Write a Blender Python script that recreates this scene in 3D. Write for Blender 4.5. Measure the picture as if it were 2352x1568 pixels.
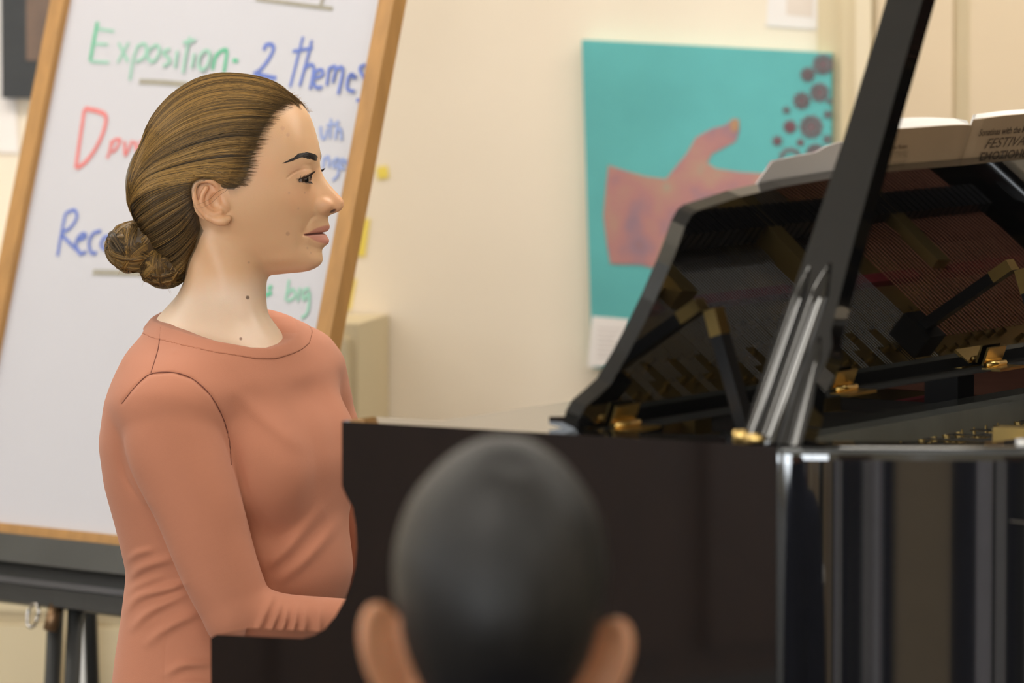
import bpy, bmesh, math, random
import numpy as np
from mathutils import Vector, Matrix, Quaternion

for o in list(bpy.data.objects):
    bpy.data.objects.remove(o, do_unlink=True)
SC = bpy.context.scene
COL = SC.collection
R = math.radians

# ------------------------------------------------------------------ camera
FPX = 12300.0            # focal length in pixels of the 2352 x 1568 frame
PITCH = R(4.54)
CAM = np.array([0.0, 0.0, 1.48])
cd = bpy.data.cameras.new('camera')
cam = bpy.data.objects.new('camera', cd)
COL.objects.link(cam)
cam.location = CAM
cam.rotation_euler = (R(90) - PITCH, 0, 0)
cd.sensor_width = 36.0
cd.lens = FPX / 2352 * 36.0
cd.clip_end = 100
cd.dof.use_dof = True
cd.dof.focus_distance = 5.93
cd.dof.aperture_fstop = 5.6
SC.camera = cam

# ------------------------------------------------------------------ world and exposure
w = bpy.data.worlds.new('world')
SC.world = w
w.use_nodes = True
w.node_tree.nodes['Background'].inputs[0].default_value = (0.75, 0.85, 1.0, 1)
w.node_tree.nodes['Background'].inputs[1].default_value = 0.6
SC.view_settings.view_transform = 'Standard'
SC.view_settings.look = 'None'
SC.view_settings.gamma = 1.0
SC.view_settings.use_curve_mapping = False
SC.view_settings.exposure = 0.0
LAMP = 10.3        # radiance of the ceiling panels
DAY = 11.0        # radiance of the panes behind the audience
DAY_LEFT = 2.2    # radiance of the shaded panes in the left wall

# ------------------------------------------------------------------ measuring helpers
_fw = np.array([0, math.cos(PITCH), -math.sin(PITCH)])
_up = np.array([0, math.sin(PITCH), math.cos(PITCH)])
def ray(x, y):
    return _fw + (x - 1176) / FPX * np.array([1.0, 0, 0]) + (784 - y) / FPX * _up
def onplane(x, y, p0, n):
    d = ray(x, y)
    return CAM + d * (((p0 - CAM) @ n) / (d @ n))

# ------------------------------------------------------------------ object helpers
def link(o, parent=None):
    COL.objects.link(o)
    if parent is not None:
        o.parent = parent
    return o
def empty(name, loc=(0, 0, 0), rz=0.0, label=None, cat=None, group=None):
    o = bpy.data.objects.new(name, None)
    o.empty_display_size = 0.05
    o.location = loc
    o.rotation_euler = (0, 0, rz)
    COL.objects.link(o)
    return tag(o, label, cat, group)
def tag(o, label=None, cat=None, group=None, kind=None):
    if label: o['label'] = label
    if cat: o['category'] = cat
    if group: o['group'] = group
    if kind: o['kind'] = kind
    return o
def mesh_obj(name, verts, faces, mat, parent=None, smooth=False):
    me = bpy.data.meshes.new(name)
    me.from_pydata([tuple(map(float, v)) for v in verts], [], [tuple(int(i) for i in f) for f in faces])
    me.materials.append(mat)
    if smooth:
        me.polygons.foreach_set('use_smooth', [True] * len(me.polygons))
    me.update()
    return link(bpy.data.objects.new(name, me), parent)
def fast_mesh(name, verts, quads, mat, parent=None, smooth=True):
    me = bpy.data.meshes.new(name)
    nv, nf, k = len(verts), len(quads), quads.shape[1]
    me.vertices.add(nv)
    me.vertices.foreach_set('co', np.ascontiguousarray(verts, dtype=np.float32).ravel())
    me.loops.add(nf * k)
    me.loops.foreach_set('vertex_index', np.ascontiguousarray(quads, dtype=np.int32).ravel())
    me.polygons.add(nf)
    me.polygons.foreach_set('loop_start', np.arange(0, nf * k, k, dtype=np.int32))
    me.polygons.foreach_set('loop_total', np.full(nf, k, dtype=np.int32))
    me.polygons.foreach_set('use_smooth', np.full(nf, smooth, dtype=bool))
    me.update(calc_edges=True)
    me.validate()
    me.materials.append(mat)
    return link(bpy.data.objects.new(name, me), parent)
def bm_obj(name, bm, mat, parent=None, bevel=0.0, seg=2, smooth=False, loc=None):
    if bevel:
        bmesh.ops.bevel(bm, geom=[e for e in bm.edges if len(e.link_faces) == 2 and e.calc_face_angle(0) > R(25)],
                        offset=bevel, segments=seg, profile=0.5, affect='EDGES', clamp_overlap=True)
    bmesh.ops.recalc_face_normals(bm, faces=bm.faces[:])
    me = bpy.data.meshes.new(name)
    bm.to_mesh(me)
    bm.free()
    if smooth:
        me.polygons.foreach_set('use_smooth', [True] * len(me.polygons))
    me.materials.append(mat)
    o = link(bpy.data.objects.new(name, me), parent)
    if loc is not None:
        o.location = loc
    return o
def add_box(bm, x0, x1, y0, y1, z0, z1, M=None):
    vs = [bm.verts.new((x, y, z)) for z in (z0, z1) for x, y in ((x0, y0), (x1, y0), (x1, y1), (x0, y1))]
    for f in ((3, 2, 1, 0), (4, 5, 6, 7), (0, 1, 5, 4), (1, 2, 6, 5), (2, 3, 7, 6), (3, 0, 4, 7)):
        bm.faces.new([vs[i] for i in f])
    if M is not None:
        for v in vs: v.co = M @ v.co
def box(name, x0, x1, y0, y1, z0, z1, mat, parent=None, bevel=0.002, seg=2, M=None):
    bm = bmesh.new()
    add_box(bm, x0, x1, y0, y1, z0, z1, M)
    return bm_obj(name, bm, mat, parent, bevel, seg)
def add_prism(bm, pts, a, b, ax):
    """extrude the closed polygon pts from a to b; ax(u, v, w) -> 3d point"""
    n = len(pts)
    A = [bm.verts.new(ax(u, v, a)) for u, v in pts]
    B = [bm.verts.new(ax(u, v, b)) for u, v in pts]
    bm.faces.new(A[::-1]); bm.faces.new(B)
    for i in range(n):
        bm.faces.new((A[i], A[(i + 1) % n], B[(i + 1) % n], B[i]))
def prism(name, pts, a, b, ax, mat, parent=None, bevel=0.0, seg=2):
    bm = bmesh.new()
    add_prism(bm, pts, a, b, ax)
    return bm_obj(name, bm, mat, parent, bevel, seg)
def catmull(P, n=8, closed=False):
    P = [np.array(p, float) for p in P]
    out = []
    m = len(P)
    rng = range(m) if closed else range(m - 1)
    for i in rng:
        p1, p2 = P[i], P[(i + 1) % m]
        p0 = P[i - 1] if (closed or i > 0) else 2 * p1 - p2
        p3 = P[(i + 2) % m] if (closed or i < m - 2) else 2 * p2 - p1
        for k in range(n):
            t = k / n
            out.append(0.5 * (2 * p1 + (p2 - p0) * t + (2 * p0 - 5 * p1 + 4 * p2 - p3) * t * t + (3 * p1 - p0 - 3 * p2 + p3) * t ** 3))
    if not closed: out.append(P[-1])
    return np.array(out)
def tube_arrays(paths, rads, sides=4):
    """paths (N, K, 3), rads (N, K) -> verts, quads of open tubes"""
    N, K, _ = paths.shape
    t = np.gradient(paths, axis=1)
    t /= np.linalg.norm(t, axis=2, keepdims=True) + 1e-12
    ref = np.where(np.abs(t[..., 2:3]) > 0.9, np.array([1.0, 0, 0]), np.array([0, 0, 1.0]))
    a = np.cross(t, ref); a /= np.linalg.norm(a, axis=2, keepdims=True) + 1e-12
    b = np.cross(t, a)
    an = np.arange(sides) * 2 * math.pi / sides
    v = paths[:, :, None, :] + rads[:, :, None, None] * (np.cos(an)[None, None, :, None] * a[:, :, None, :] + np.sin(an)[None, None, :, None] * b[:, :, None, :])
    idx = np.arange(N * K * sides).reshape(N, K, sides)
    nx = np.roll(idx, -1, axis=2)
    q = np.stack([idx[:, :-1], nx[:, :-1], nx[:, 1:], idx[:, 1:]], axis=-1).reshape(-1, 4)
    return v.reshape(-1, 3), q
def tube(name, pts, r, mat, parent=None, sides=10, smooth=True):
    pts = np.array(pts, float)[None]
    rr = np.full(pts.shape[:2], r, float) if np.isscalar(r) else np.array(r, float)[None]
    v, q = tube_arrays(pts, rr, sides)
    K = pts.shape[1]
    n0 = len(v)
    faces = [tuple(f) for f in q] + [tuple(range(sides))[::-1], tuple(range((K - 1) * sides, K * sides))]
    return mesh_obj(name, v, faces, mat, parent, smooth)
def text_mesh(name, s, size, mat, parent, shear=0.0, sx=1.0, offset=0.0):
    cu = bpy.data.curves.new(name, 'FONT')
    cu.body = s; cu.size = size; cu.shear = shear; cu.offset = offset
    t = bpy.data.objects.new(name, cu)
    COL.objects.link(t)
    dg = bpy.context.evaluated_depsgraph_get()
    me = bpy.data.meshes.new_from_object(t.evaluated_get(dg))
    bpy.data.objects.remove(t, do_unlink=True)
    if sx != 1.0:
        for v in me.vertices: v.co.x *= sx
    me.materials.clear(); me.materials.append(mat)
    return link(bpy.data.objects.new(name, me), parent)

# ------------------------------------------------------------------ materials
def lin(r, g, b):
    f = lambda c: c / 12.92 if c <= 0.04045 else ((c + 0.055) / 1.055) ** 2.4
    return (f(r / 255), f(g / 255), f(b / 255))
def pbr(name, col, rough=0.6, var=0.06, scale=12.0, metal=0.0, ior=1.5, spec=0.5, coat=0.0, bump=0.0, bscale=200.0, emit=0.0, sss=0.0, sheen=0.0, stretch=None):
    m = bpy.data.materials.new(name)
    m.use_nodes = True
    nt = m.node_tree
    N, L = nt.nodes, nt.links
    b = N['Principled BSDF']
    b.inputs['Roughness'].default_value = rough
    b.inputs['Metallic'].default_value = metal
    b.inputs['IOR'].default_value = ior
    b.inputs['Specular IOR Level'].default_value = spec
    b.inputs['Coat Weight'].default_value = coat
    b.inputs['Coat Roughness'].default_value = 0.02
    if sheen:
        b.inputs['Sheen Weight'].default_value = sheen
        b.inputs['Sheen Roughness'].default_value = 0.5
    if sss:
        b.inputs['Subsurface Weight'].default_value = sss
        b.inputs['Subsurface Radius'].default_value = (1.0, 0.35, 0.2)
        b.inputs['Subsurface Scale'].default_value = 0.006
    tc = N.new('ShaderNodeTexCoord')
    src = tc.outputs['Object']
    if stretch:
        mp = N.new('ShaderNodeMapping')
        mp.inputs['Scale'].default_value = stretch
        L.new(src, mp.inputs['Vector'])
        src = mp.outputs['Vector']
    nz = N.new('ShaderNodeTexNoise')
    nz.inputs['Scale'].default_value = scale
    nz.inputs['Detail'].default_value = 5
    L.new(src, nz.inputs['Vector'])
    rp = N.new('ShaderNodeValToRGB')
    c = np.array(col)
    rp.color_ramp.elements[0].position = 0.3
    rp.color_ramp.elements[1].position = 0.7
    rp.color_ramp.elements[0].color = (*np.clip(c * (1 - var), 0, 1), 1)
    rp.color_ramp.elements[1].color = (*np.clip(c * (1 + var), 0, 1), 1)
    L.new(nz.outputs['Fac'], rp.inputs['Fac'])
    L.new(rp.outputs['Color'], b.inputs['Base Color'])
    if bump:
        n2 = N.new('ShaderNodeTexNoise')
        n2.inputs['Scale'].default_value = bscale
        n2.inputs['Detail'].default_value = 3
        L.new(src, n2.inputs['Vector'])
        bp = N.new('ShaderNodeBump')
        bp.inputs['Strength'].default_value = bump
        bp.inputs['Distance'].default_value = 0.001
        L.new(n2.outputs['Fac'], bp.inputs['Height'])
        L.new(bp.outputs['Normal'], b.inputs['Normal'])
    if emit:
        b.inputs['Emission Color'].default_value = (*col, 1)
        b.inputs['Emission Strength'].default_value = emit
    return m
def attr_mat(name, rough=0.5, sss=0.0, sheen=0.0, bump=0.0, bscale=300.0, spec=0.5, aniso=False, noise=0.05):
    """colour comes from the mesh colour attribute 'tint' (the thing's own colours)"""
    m = pbr(name, (0.5, 0.5, 0.5), rough=rough, sss=sss, sheen=sheen, bump=bump, bscale=bscale, spec=spec)
    nt = m.node_tree
    b = nt.nodes['Principled BSDF']
    at = nt.nodes.new('ShaderNodeAttribute')
    at.attribute_name = 'tint'
    mx = nt.nodes.new('ShaderNodeMix')
    mx.data_type = 'RGBA'; mx.blend_type = 'MULTIPLY'
    mx.inputs['Factor'].default_value = 1.0
    rp = next(n for n in nt.nodes if n.type == 'VALTORGB')
    rp.color_ramp.elements[0].color = (1 - noise, 1 - noise, 1 - noise, 1)
    rp.color_ramp.elements[1].color = (1 + noise, 1 + noise, 1 + noise, 1)
    nt.links.new(at.outputs['Color'], mx.inputs['A'])
    nt.links.new(rp.outputs['Color'], mx.inputs['B'])
    nt.links.new(mx.outputs['Result'], b.inputs['Base Color'])
    return m
def set_tint(o, cols):
    me = o.data
    a = me.color_attributes.new('tint', 'FLOAT_COLOR', 'POINT')
    c = np.ones((len(me.vertices), 4), dtype=np.float32)
    c[:, :3] = cols
    a.data.foreach_set('color', c.ravel())

MT = {}
MT['wall'] = pbr('wall_paint', lin(237, 223, 203), 0.75, 0.02, 3, bump=0.15, bscale=60)
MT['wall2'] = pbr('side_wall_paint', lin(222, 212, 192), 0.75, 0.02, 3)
MT['khaki'] = pbr('khaki_paint', lin(212, 195, 160), 0.6, 0.03, 4)
MT['beige'] = pbr('beige_laminate', lin(214, 192, 160), 0.5, 0.03, 4)
MT['cream'] = pbr('cream_paint', lin(226, 210, 180), 0.55, 0.02, 4)
MT['ceiling'] = pbr('ceiling_tile', lin(236, 234, 226), 0.9, 0.03, 40)
MT['floor'] = pbr('floor_carpet', lin(84, 79, 74), 0.95, 0.12, 60)
MT['black'] = pbr('black_polyester', (0.006, 0.006, 0.0065), 0.035, 0.05, 3, ior=1.95, spec=0.5)
MT['satin'] = pbr('black_satin', (0.012, 0.012, 0.013), 0.3, 0.1, 9)
MT['metal_black'] = pbr('black_powder_coat', (0.022, 0.022, 0.021), 0.45, 0.1, 40)
MT['gold'] = pbr('plate_gold', (0.42, 0.30, 0.11), 0.35, 0.1, 10, metal=0.75)
MT['brass'] = pbr('brass', (0.72, 0.50, 0.18), 0.3, 0.08, 40, metal=1.0)
MT['steel'] = pbr('string_steel', (0.62, 0.60, 0.58), 0.25, 0.05, 20, metal=1.0)
MT['copper'] = pbr('copper_winding', (0.34, 0.14, 0.09), 0.35, 0.08, 20, metal=1.0)
MT['felt'] = pbr('red_felt', (0.28, 0.02, 0.03), 0.95, 0.15, 60)
MT['spruce'] = pbr('soundboard_spruce', (0.20, 0.12, 0.05), 0.35, 0.15, 8, stretch=(1, 14, 1))
MT['ivory'] = pbr('white_key', (0.80, 0.78, 0.72), 0.2, 0.02, 10)
MT['paper'] = pbr('paper_white', lin(235, 228, 224), 0.8, 0.015, 12)
MT['pages'] = pbr('page_block', lin(240, 236, 232), 0.8, 0.05, 30, stretch=(1, 1, 60))
MT['cover'] = pbr('book_cover_tan', lin(178, 152, 122), 0.6, 0.05, 8)
MT['ink'] = pbr('print_ink', lin(98, 78, 58), 0.7, 0.15, 60)
MT['inkpale'] = pbr('print_ink_pale', lin(160, 140, 112), 0.7, 0.1, 60)
MT['board'] = pbr('dry_erase_white', lin(186, 184, 189), 0.5, 0.02, 3)
MT['oak'] = pbr('oak_frame', lin(166, 122, 68), 0.5, 0.14, 7, stretch=(9, 9, 1.2))
MT['mgreen'] = pbr('marker_green', lin(84, 170, 132), 0.5, 0.10, 70)
MT['mblue'] = pbr('marker_blue', lin(92, 112, 180), 0.5, 0.12, 70)
MT['mred'] = pbr('marker_red', lin(208, 118, 116), 0.5, 0.08, 70)
MT['mgrey'] = pbr('marker_grey', lin(146, 140, 126), 0.5, 0.08, 70)
MT['mpale'] = pbr('marker_faint_blue', lin(136, 150, 192), 0.5, 0.06, 70)
MT['mpalegreen'] = pbr('marker_faint_green', lin(138, 184, 164), 0.5, 0.06, 70)
MT['teal'] = pbr('acrylic_teal', lin(93, 177, 177), 0.65, 0.10, 7, bump=0.3, bscale=90)
MT['tealside'] = pbr('acrylic_teal_edge', lin(62, 146, 144), 0.65, 0.06, 12)
MT['yellow'] = pbr('sticky_yellow', lin(238, 214, 96), 0.7, 0.04, 20)
MT['white_plastic'] = pbr('white_plastic', lin(228, 226, 222), 0.4, 0.03, 12)
MT['grey_chair'] = pbr('blue_plastic', lin(60, 74, 110), 0.45, 0.06, 14)
MT['denim'] = pbr('dark_denim', lin(44, 48, 66), 0.9, 0.15, 90)
MT['shoe'] = pbr('shoe_black', (0.02, 0.02, 0.022), 0.5, 0.1, 30)
MT['lamp'] = pbr('lamp_diffuser', (1.0, 0.95, 0.865), 0.5, 0.0, 5, emit=LAMP)
MT['day'] = pbr('window_daylight', (0.88, 0.94, 1.0), 0.1, 0.0, 5, emit=DAY)
MT['day_left'] = pbr('window_daylight_shaded', (0.88, 0.94, 1.0), 0.1, 0.0, 5, emit=DAY_LEFT)
MT['wood_dark'] = pbr('walnut', lin(96, 66, 44), 0.45, 0.18, 8, stretch=(8, 8, 1))

# ------------------------------------------------------------------ the room
AL = R(12)
WD = np.array([math.cos(AL), -math.sin(AL), 0])          # along the back wall
WN = np.array([-math.sin(AL), -math.cos(AL), 0])         # out of the back wall, into the room
WO = CAM + ray(1176, 784) * 7.8
WO[2] = 0
HC = 2.75
room = Matrix(((WD[0], WN[0], 0, WO[0]), (WD[1], WN[1], 0, WO[1]), (0, 0, 1, 0), (0, 0, 0, 1)))
# room coordinates: s along the back wall (to the right), d out of it, z up  (left-handed -> faces are recalculated)
def rbox(name, s0, s1, d0, d1, z0, z1, mat, parent=None, bevel=0.0, kind=None):
    o = box(name, s0, s1, d0, d1, z0, z1, mat, parent, bevel, 2, room)
    if kind: o['kind'] = kind
    return o
S0, S1, D1 = -3.6, 4.2, 11.2
rbox('floor', S0, S1, 0, D1, -0.1, 0, MT['floor'], kind='structure')
rbox('ceiling', S0, S1, 0, D1, HC, HC + 0.1, MT['ceiling'], kind='structure')
rbox('wall_back', S0, S1, -0.12, 0, 0, HC, MT['wall'], kind='structure')
rbox('wall_left', S0 - 0.12, S0, 0, D1, 0, HC, MT['wall2'], kind='structure')
rbox('wall_right', S1, S1 + 0.12, 0, D1, 0, HC, MT['wall2'], kind='structure')
rbox('wall_front', S0, S1, D1, D1 + 0.12, 0, HC, MT['wall2'], kind='structure')
rbox('baseboard_back', S0, 0.44, 0, 0.015, 0, 0.1, MT['khaki'], kind='structure')
# windows in the wall behind the audience, and a door
for i, s in enumerate((-2.6, -0.55, 1.55)):
    wn = rbox('window_%d' % (i + 1), s - 0.62, s + 0.62, D1 - 0.02, D1, 0.05, 2.35, MT['white_plastic'], kind='structure')
    for k in range(2):
        rbox('pane', s - 0.57 + k * 0.58, s - 0.01 + k * 0.58, D1 - 0.03, D1 - 0.015, 0.1, 2.3, MT['day'], wn)
dr = rbox('door_1', 2.75, 3.7, D1 - 0.04, D1, 0, 2.1, MT['wood_dark'], kind='structure')
rbox('door_handle', 2.83, 2.95, D1 - 0.09, D1 - 0.04, 1.0, 1.03, MT['brass'], dr)
for i, d in enumerate((3.0, 5.6, 8.2)):
    wn = rbox('window_%d' % (i + 4), S0, S0 + 0.02, d - 0.9, d + 0.9, 1.2, 2.45, MT['white_plastic'], kind='structure')
    for k in range(2):
        rbox('pane', S0 + 0.015, S0 + 0.03, d - 0.85 + k * 0.86, d - 0.01 + k * 0.86, 1.25, 2.4, MT['day_left'], wn)
# ceiling lights
k = 0
for d, row, ss in ((1.25, 'row along the back wall', ((-2.5, 'leftmost'), (-0.95, 'second'), (0.6, 'third'), (2.15, 'rightmost'))),
                   (4.4, 'row over the piano', ((-2.1, 'leftmost'), (0.3, 'middle'), (2.7, 'rightmost'))),
                   (7.0, 'row over the camera', ((-2.1, 'leftmost'), (0.3, 'middle'), (2.7, 'rightmost')))):
    for s, side in ss:
        L = empty('ceiling_light', room @ Vector((s, d, HC)), -AL, 'recessed white ceiling light panel, %s one of the %s' % (side, row), 'ceiling light', 'ceiling light panels')
        box('frame', -0.64, 0.64, -0.34, 0.34, -0.03, 0.0, MT['white_plastic'], L)
        box('diffuser', -0.6, 0.6, -0.3, 0.3, -0.04, -0.01, MT['lamp'], L, 0)
# ------------------------------------------------------------------ things on and by the back wall
def wpt(px, py, d=0.0):
    q = onplane(px, py, WO + WN * d, WN)
    return float((q - WO) @ WD), float(q[2])
def wax(d):
    return lambda s, z, w: room @ Vector((s, w, z))
def wprism(name, pix, d0, d1, mat, parent=None, bevel=0.0):
    return prism(name, [wpt(x, y, d1) for x, y in pix], d0, d1, wax(0), mat, parent, bevel)

# painted canvas
cv = empty('canvas_painting', room @ Vector((0.29, 0.0, 0.83)), 0, 'turquoise canvas painting of an open hand and brown rosettes on the wall', 'painting')
cvM = Matrix.Translation(-cv.location)
def cprism(name, pts, d0, d1, mat, par, bevel=0.0):
    return prism(name, pts, d0, d1, lambda s, z, w: cvM @ (room @ Vector((s, w, z))), mat, par, bevel)
cpts = [(0.109, 1.302), (0.472, 1.285), (0.474, 0.815), (0.125, 0.828)]
cprism('canvas', cpts, 0.001, 0.03, MT['teal'], cv, 0.002)
hand = [(1397, 379), (1436, 392), (1483, 405), (1530, 411), (1551, 384), (1577, 353), (1598, 316), (1635, 295), (1666, 287), (1684, 272), (1697, 274), (1698, 300), (1690, 324), (1661, 340), (1635, 353), (1624, 374), (1645, 387), (1697, 395), (1734, 397), (1800, 402), (1822, 420), (1800, 440), (1740, 450), (1790, 470), (1800, 490), (1770, 500), (1700, 500), (1730, 530), (1690, 545), (1640, 560), (1600, 612), (1535, 620), (1499, 615), (1472, 608), (1402, 606), (1394, 562), (1386, 494), (1391, 437)]
MT['hand'] = pbr('hand_paint', lin(170, 124, 118), 0.7, 0.1, 12)
nt = MT['hand'].node_tree
rp = next(n for n in nt.nodes if n.type == 'VALTORGB')
rp.color_ramp.elements[0].color = (*lin(154, 106, 102), 1); rp.color_ramp.elements[0].position = 0.32
rp.color_ramp.elements[1].color = (*lin(180, 140, 124), 1); rp.color_ramp.elements[1].position = 0.62
e = rp.color_ramp.elements.new(0.40); e.color = (*lin(150, 120, 132), 1)
e = rp.color_ramp.elements.new(0.50); e.color = (*lin(178, 126, 124), 1)
e = rp.color_ramp.elements.new(0.70); e.color = (*lin(150, 160, 140), 1)
cprism('painted_hand', [wpt(x, y, 0.031) for x, y in hand], 0.0285, 0.0312, MT['hand'], cv)['label'] = 'open hand painted in mottled pinkish brown'
cprism('painted_thumbnail', [wpt(x, y, 0.032) for x, y in ((1676, 284), (1686, 273), (1696, 275), (1697, 292), (1690, 304), (1680, 300))], 0.030, 0.0318, pbr('thumbnail_paint', lin(178, 138, 104), 0.7, 0.05), cv)
MT['rosette'] = pbr('rosette_paint', lin(112, 96, 100), 0.7, 0.15, 60)
MT['rosette2'] = pbr('rosette_paint_red', lin(122, 76, 84), 0.7, 0.15, 60)
for i, (x, y, r, red) in enumerate(((1890, 148, 24, 0), (1855, 171, 17, 0), (1882, 212, 22, 0), (1841, 231, 20, 0), (1806, 253, 9, 0), (1901, 263, 10, 0), (1814, 291, 15, 1), (1863, 291, 27, 0), (1785, 323, 12, 1), (1838, 327, 9, 1), (1900, 320, 11, 0), (1815, 365, 27, 0), (1873, 352, 23, 0), (1775, 383, 12, 1), (1905, 232, 7, 0))):
    bm = bmesh.new()
    n = 10 if r > 14 else 7
    pm = r / 1607.0
    s0, z0 = wpt(x, y, 0.032)
    ring = lambda cs, cz, rr, k: [(cs + rr * math.cos(2 * math.pi * j / k), cz + rr * math.sin(2 * math.pi * j / k)) for j in range(k)]
    axf = lambda s, z, w: cvM @ (room @ Vector((s, w, z)))
    if i != 11:
        add_prism(bm, ring(s0, z0, pm * 0.55, 12), 0.0295, 0.0315, axf)
    for j in range(n):
        a = 2 * math.pi * (j + 0.3 * i) / n
        add_prism(bm, ring(s0 + pm * 0.8 * math.cos(a), z0 + pm * 0.8 * math.sin(a), pm * 0.24, 8), 0.0295, 0.0315, axf)
    bm_obj('rosette', bm, MT['rosette2' if red else 'rosette'], cv)

# papers
def paper(pix, d, label, mat=None):
    o = wprism('paper_sheet', pix, d, d + 0.0012, mat or MT['paper'])
    return tag(o, label, 'paper', 'papers on the wall')
p = paper([(1360, 726), (1444, 733), (1441, 838), (1350, 843)], 0.031, 'small white typed sheet pinned over the lower left corner of the canvas')
for k in range(7):
    wprism('printed_line', [(1372, 752 + 11 * k), (1428 - (k % 3) * 9, 755 + 11 * k), (1428 - (k % 3) * 9, 757.5 + 11 * k), (1372, 754.5 + 11 * k)], 0.0318, 0.0326, pbr('faint_print', lin(206, 196, 192), 0.8, 0.05), p)
p = paper([(1768, -80), (1880, -76), (1877, 68), (1760, 60)], 0.001, 'white paper hanging above the canvas at the top edge')
wprism('printed_block', [(1808, -60), (1868, -58), (1866, 40), (1806, 34)], 0.0018, 0.0026, pbr('faint_print_block', lin(222, 208, 196), 0.8, 0.05), p)
paper([(-60, -60), (22, -55), (43, 352), (-60, 348)], 0.002, 'tall white sheet on the wall left of the black picture frame')
for pix, lab in (([(864, 384), (889, 380), (893, 408), (868, 412)], 'small yellow sticky note on the bare wall right of the whiteboard'),
                 ([(816, 500), (850, 503), (838, 590), (806, 586)], 'yellow paper strip on the wall beside the right rail of the whiteboard'),
                 ([(784, 640), (818, 640), (804, 712), (770, 712)], 'lowest yellow paper strip on the wall, just above the khaki cabinet')):
    tag(wprism('sticky_note', pix, 0.0005, 0.002, MT['yellow']), lab, 'note', 'yellow notes on the wall')

# black picture frame (left edge of the photo)
pf = tag(rbox('picture_frame', -0.766, -0.36, 0.002, 0.022, 1.212, 1.62, MT['metal_black'], None, 0.003), 'black framed dark picture on the wall behind the whiteboard', 'picture')
MT['pic'] = pbr('dark_photo_print', lin(104, 78, 56), 0.3, 0.5, 9)
rbox('picture_print', -0.727, -0.40, 0.018, 0.0235, 1.268, 1.58, MT['pic'], pf)

# khaki cabinet under the notes and the whiteboard
kc = tag(rbox('low_cabinet', -1.05, -0.183, 0.004, 0.20, 0.0, 0.90, MT['khaki'], None, 0.004), 'low khaki metal cabinet against the wall behind the easel', 'cabinet')
for k in range(2):
    for j in range(2):
        dd = rbox('drawer', -1.04 + 0.43 * k, -0.625 + 0.43 * k, 0.196, 0.212, 0.05 + 0.425 * j, 0.455 + 0.425 * j, MT['khaki'], kc, 0.003)
        rbox('handle', -0.90 + 0.43 * k, -0.77 + 0.43 * k, 0.21, 0.228, 0.36 + 0.425 * j, 0.375 + 0.425 * j, MT['steel'], dd, 0.002)

# tall cupboard at the right
tc_ = tag(rbox('tall_cupboard', 0.486, 1.95, 0.004, 0.028, 0.0, 2.2, MT['khaki'], None, 0.003), 'tall built-in beige cupboard on the wall right of the canvas', 'cupboard')
rbox('frame_strip', 0.508, 0.531, 0.02, 0.040, 0.0, 2.18, MT['cream'], tc_, 0.002)
for a, b in ((0.540, 0.648), (0.672, 1.02), (1.04, 1.46), (1.48, 1.92)):
    dd = rbox('cupboard_door', a, b, 0.02, 0.042, 0.05, 2.15, MT['beige'], tc_, 0.003)
    rbox('handle', b - 0.03, b - 0.02, 0.04, 0.06, 0.95, 1.08, MT['steel'], dd, 0.002)
rbox('trim_1', 0.449, 0.486, 0.0, 0.012, 0.0, HC, MT['khaki'], None, 0.002, 'structure')

# ------------------------------------------------------------------ whiteboard on its easel
BE, LA = R(41), R(16)
Wd = np.array([math.cos(BE), -math.sin(BE), 0])
Wb = np.array([math.sin(BE), math.cos(BE), 0])
Wu = Wb * math.sin(LA) + np.array([0, 0, 1]) * math.cos(LA)
Wn = np.cross(Wd, Wu)
WP = CAM + ray(400, 1255) * 6.95
wb = empty('whiteboard_easel', (WP[0], WP[1], 0), 0, 'leaning whiteboard with oak rails, coloured handwriting and a black tray', 'whiteboard')
wbo = np.array(wb.location)
def bpt(u, v, n=0.0):
    return Vector(WP + Wd * u + Wu * v + Wn * n - wbo)
def bmpx(px, py, n=0.0):
    q = onplane(px, py, WP + Wn * n, Wn)
    return float((q - WP) @ Wd), float((q - WP) @ Wu)
BM = Matrix((( *Wd[:1], Wu[0], Wn[0], WP[0] - wbo[0]), (Wd[1], Wu[1], Wn[1], WP[1] - wbo[1]), (Wd[2], Wu[2], Wn[2], WP[2]), (0, 0, 0, 1)))
box('board', -0.40, 0.195, 0.0, 1.05, -0.006, 0.0, MT['board'], wb, 0, 1, BM)
box('side_rail', 0.187, 0.214, -0.02, 1.07, -0.012, 0.012, MT['oak'], wb, 0.002, 2, BM)
box('side_rail', -0.418, -0.391, -0.02, 1.07, -0.012, 0.012, MT['oak'], wb, 0.002, 2, BM)
box('bottom_rail', -0.391, 0.187, -0.012, 0.006, -0.012, 0.010, MT['oak'], wb, 0.002, 2, BM)
box('top_rail', -0.391, 0.187, 1.045, 1.07, -0.012, 0.012, MT['oak'], wb, 0.002, 2, BM)
tr = box('tray', -0.44, 0.235, -0.098, -0.012, -0.012, 0.02, MT['metal_black'], wb, 0.003, 2, BM)
box('tray_lip', -0.44, 0.235, -0.050, -0.013, 0.012, 0.062, pbr('tray_dark_grey', (0.05, 0.05, 0.045), 0.5, 0.1), tr, 0.004, 2, BM)
box('tray_strip', -0.44, 0.235, -0.074, -0.066, 0.018, 0.026, pbr('tray_grey_strip', (0.10, 0.095, 0.10), 0.4, 0.1), tr, 0.002, 2, BM)
for u in (-0.20, -0.163, 0.17, 0.207):
    a = bpt(u, -0.06, 0.0)
    d = (0.02 if u < 0 else -0.02)
    tube('leg', [a, Vector((a.x - 0.035, a.y + 0.0, 0.0))] if u < 0 else [a, Vector((a.x + 0.03, a.y, 0.0))], 0.011, MT['metal_black'], wb, 10)
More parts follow.
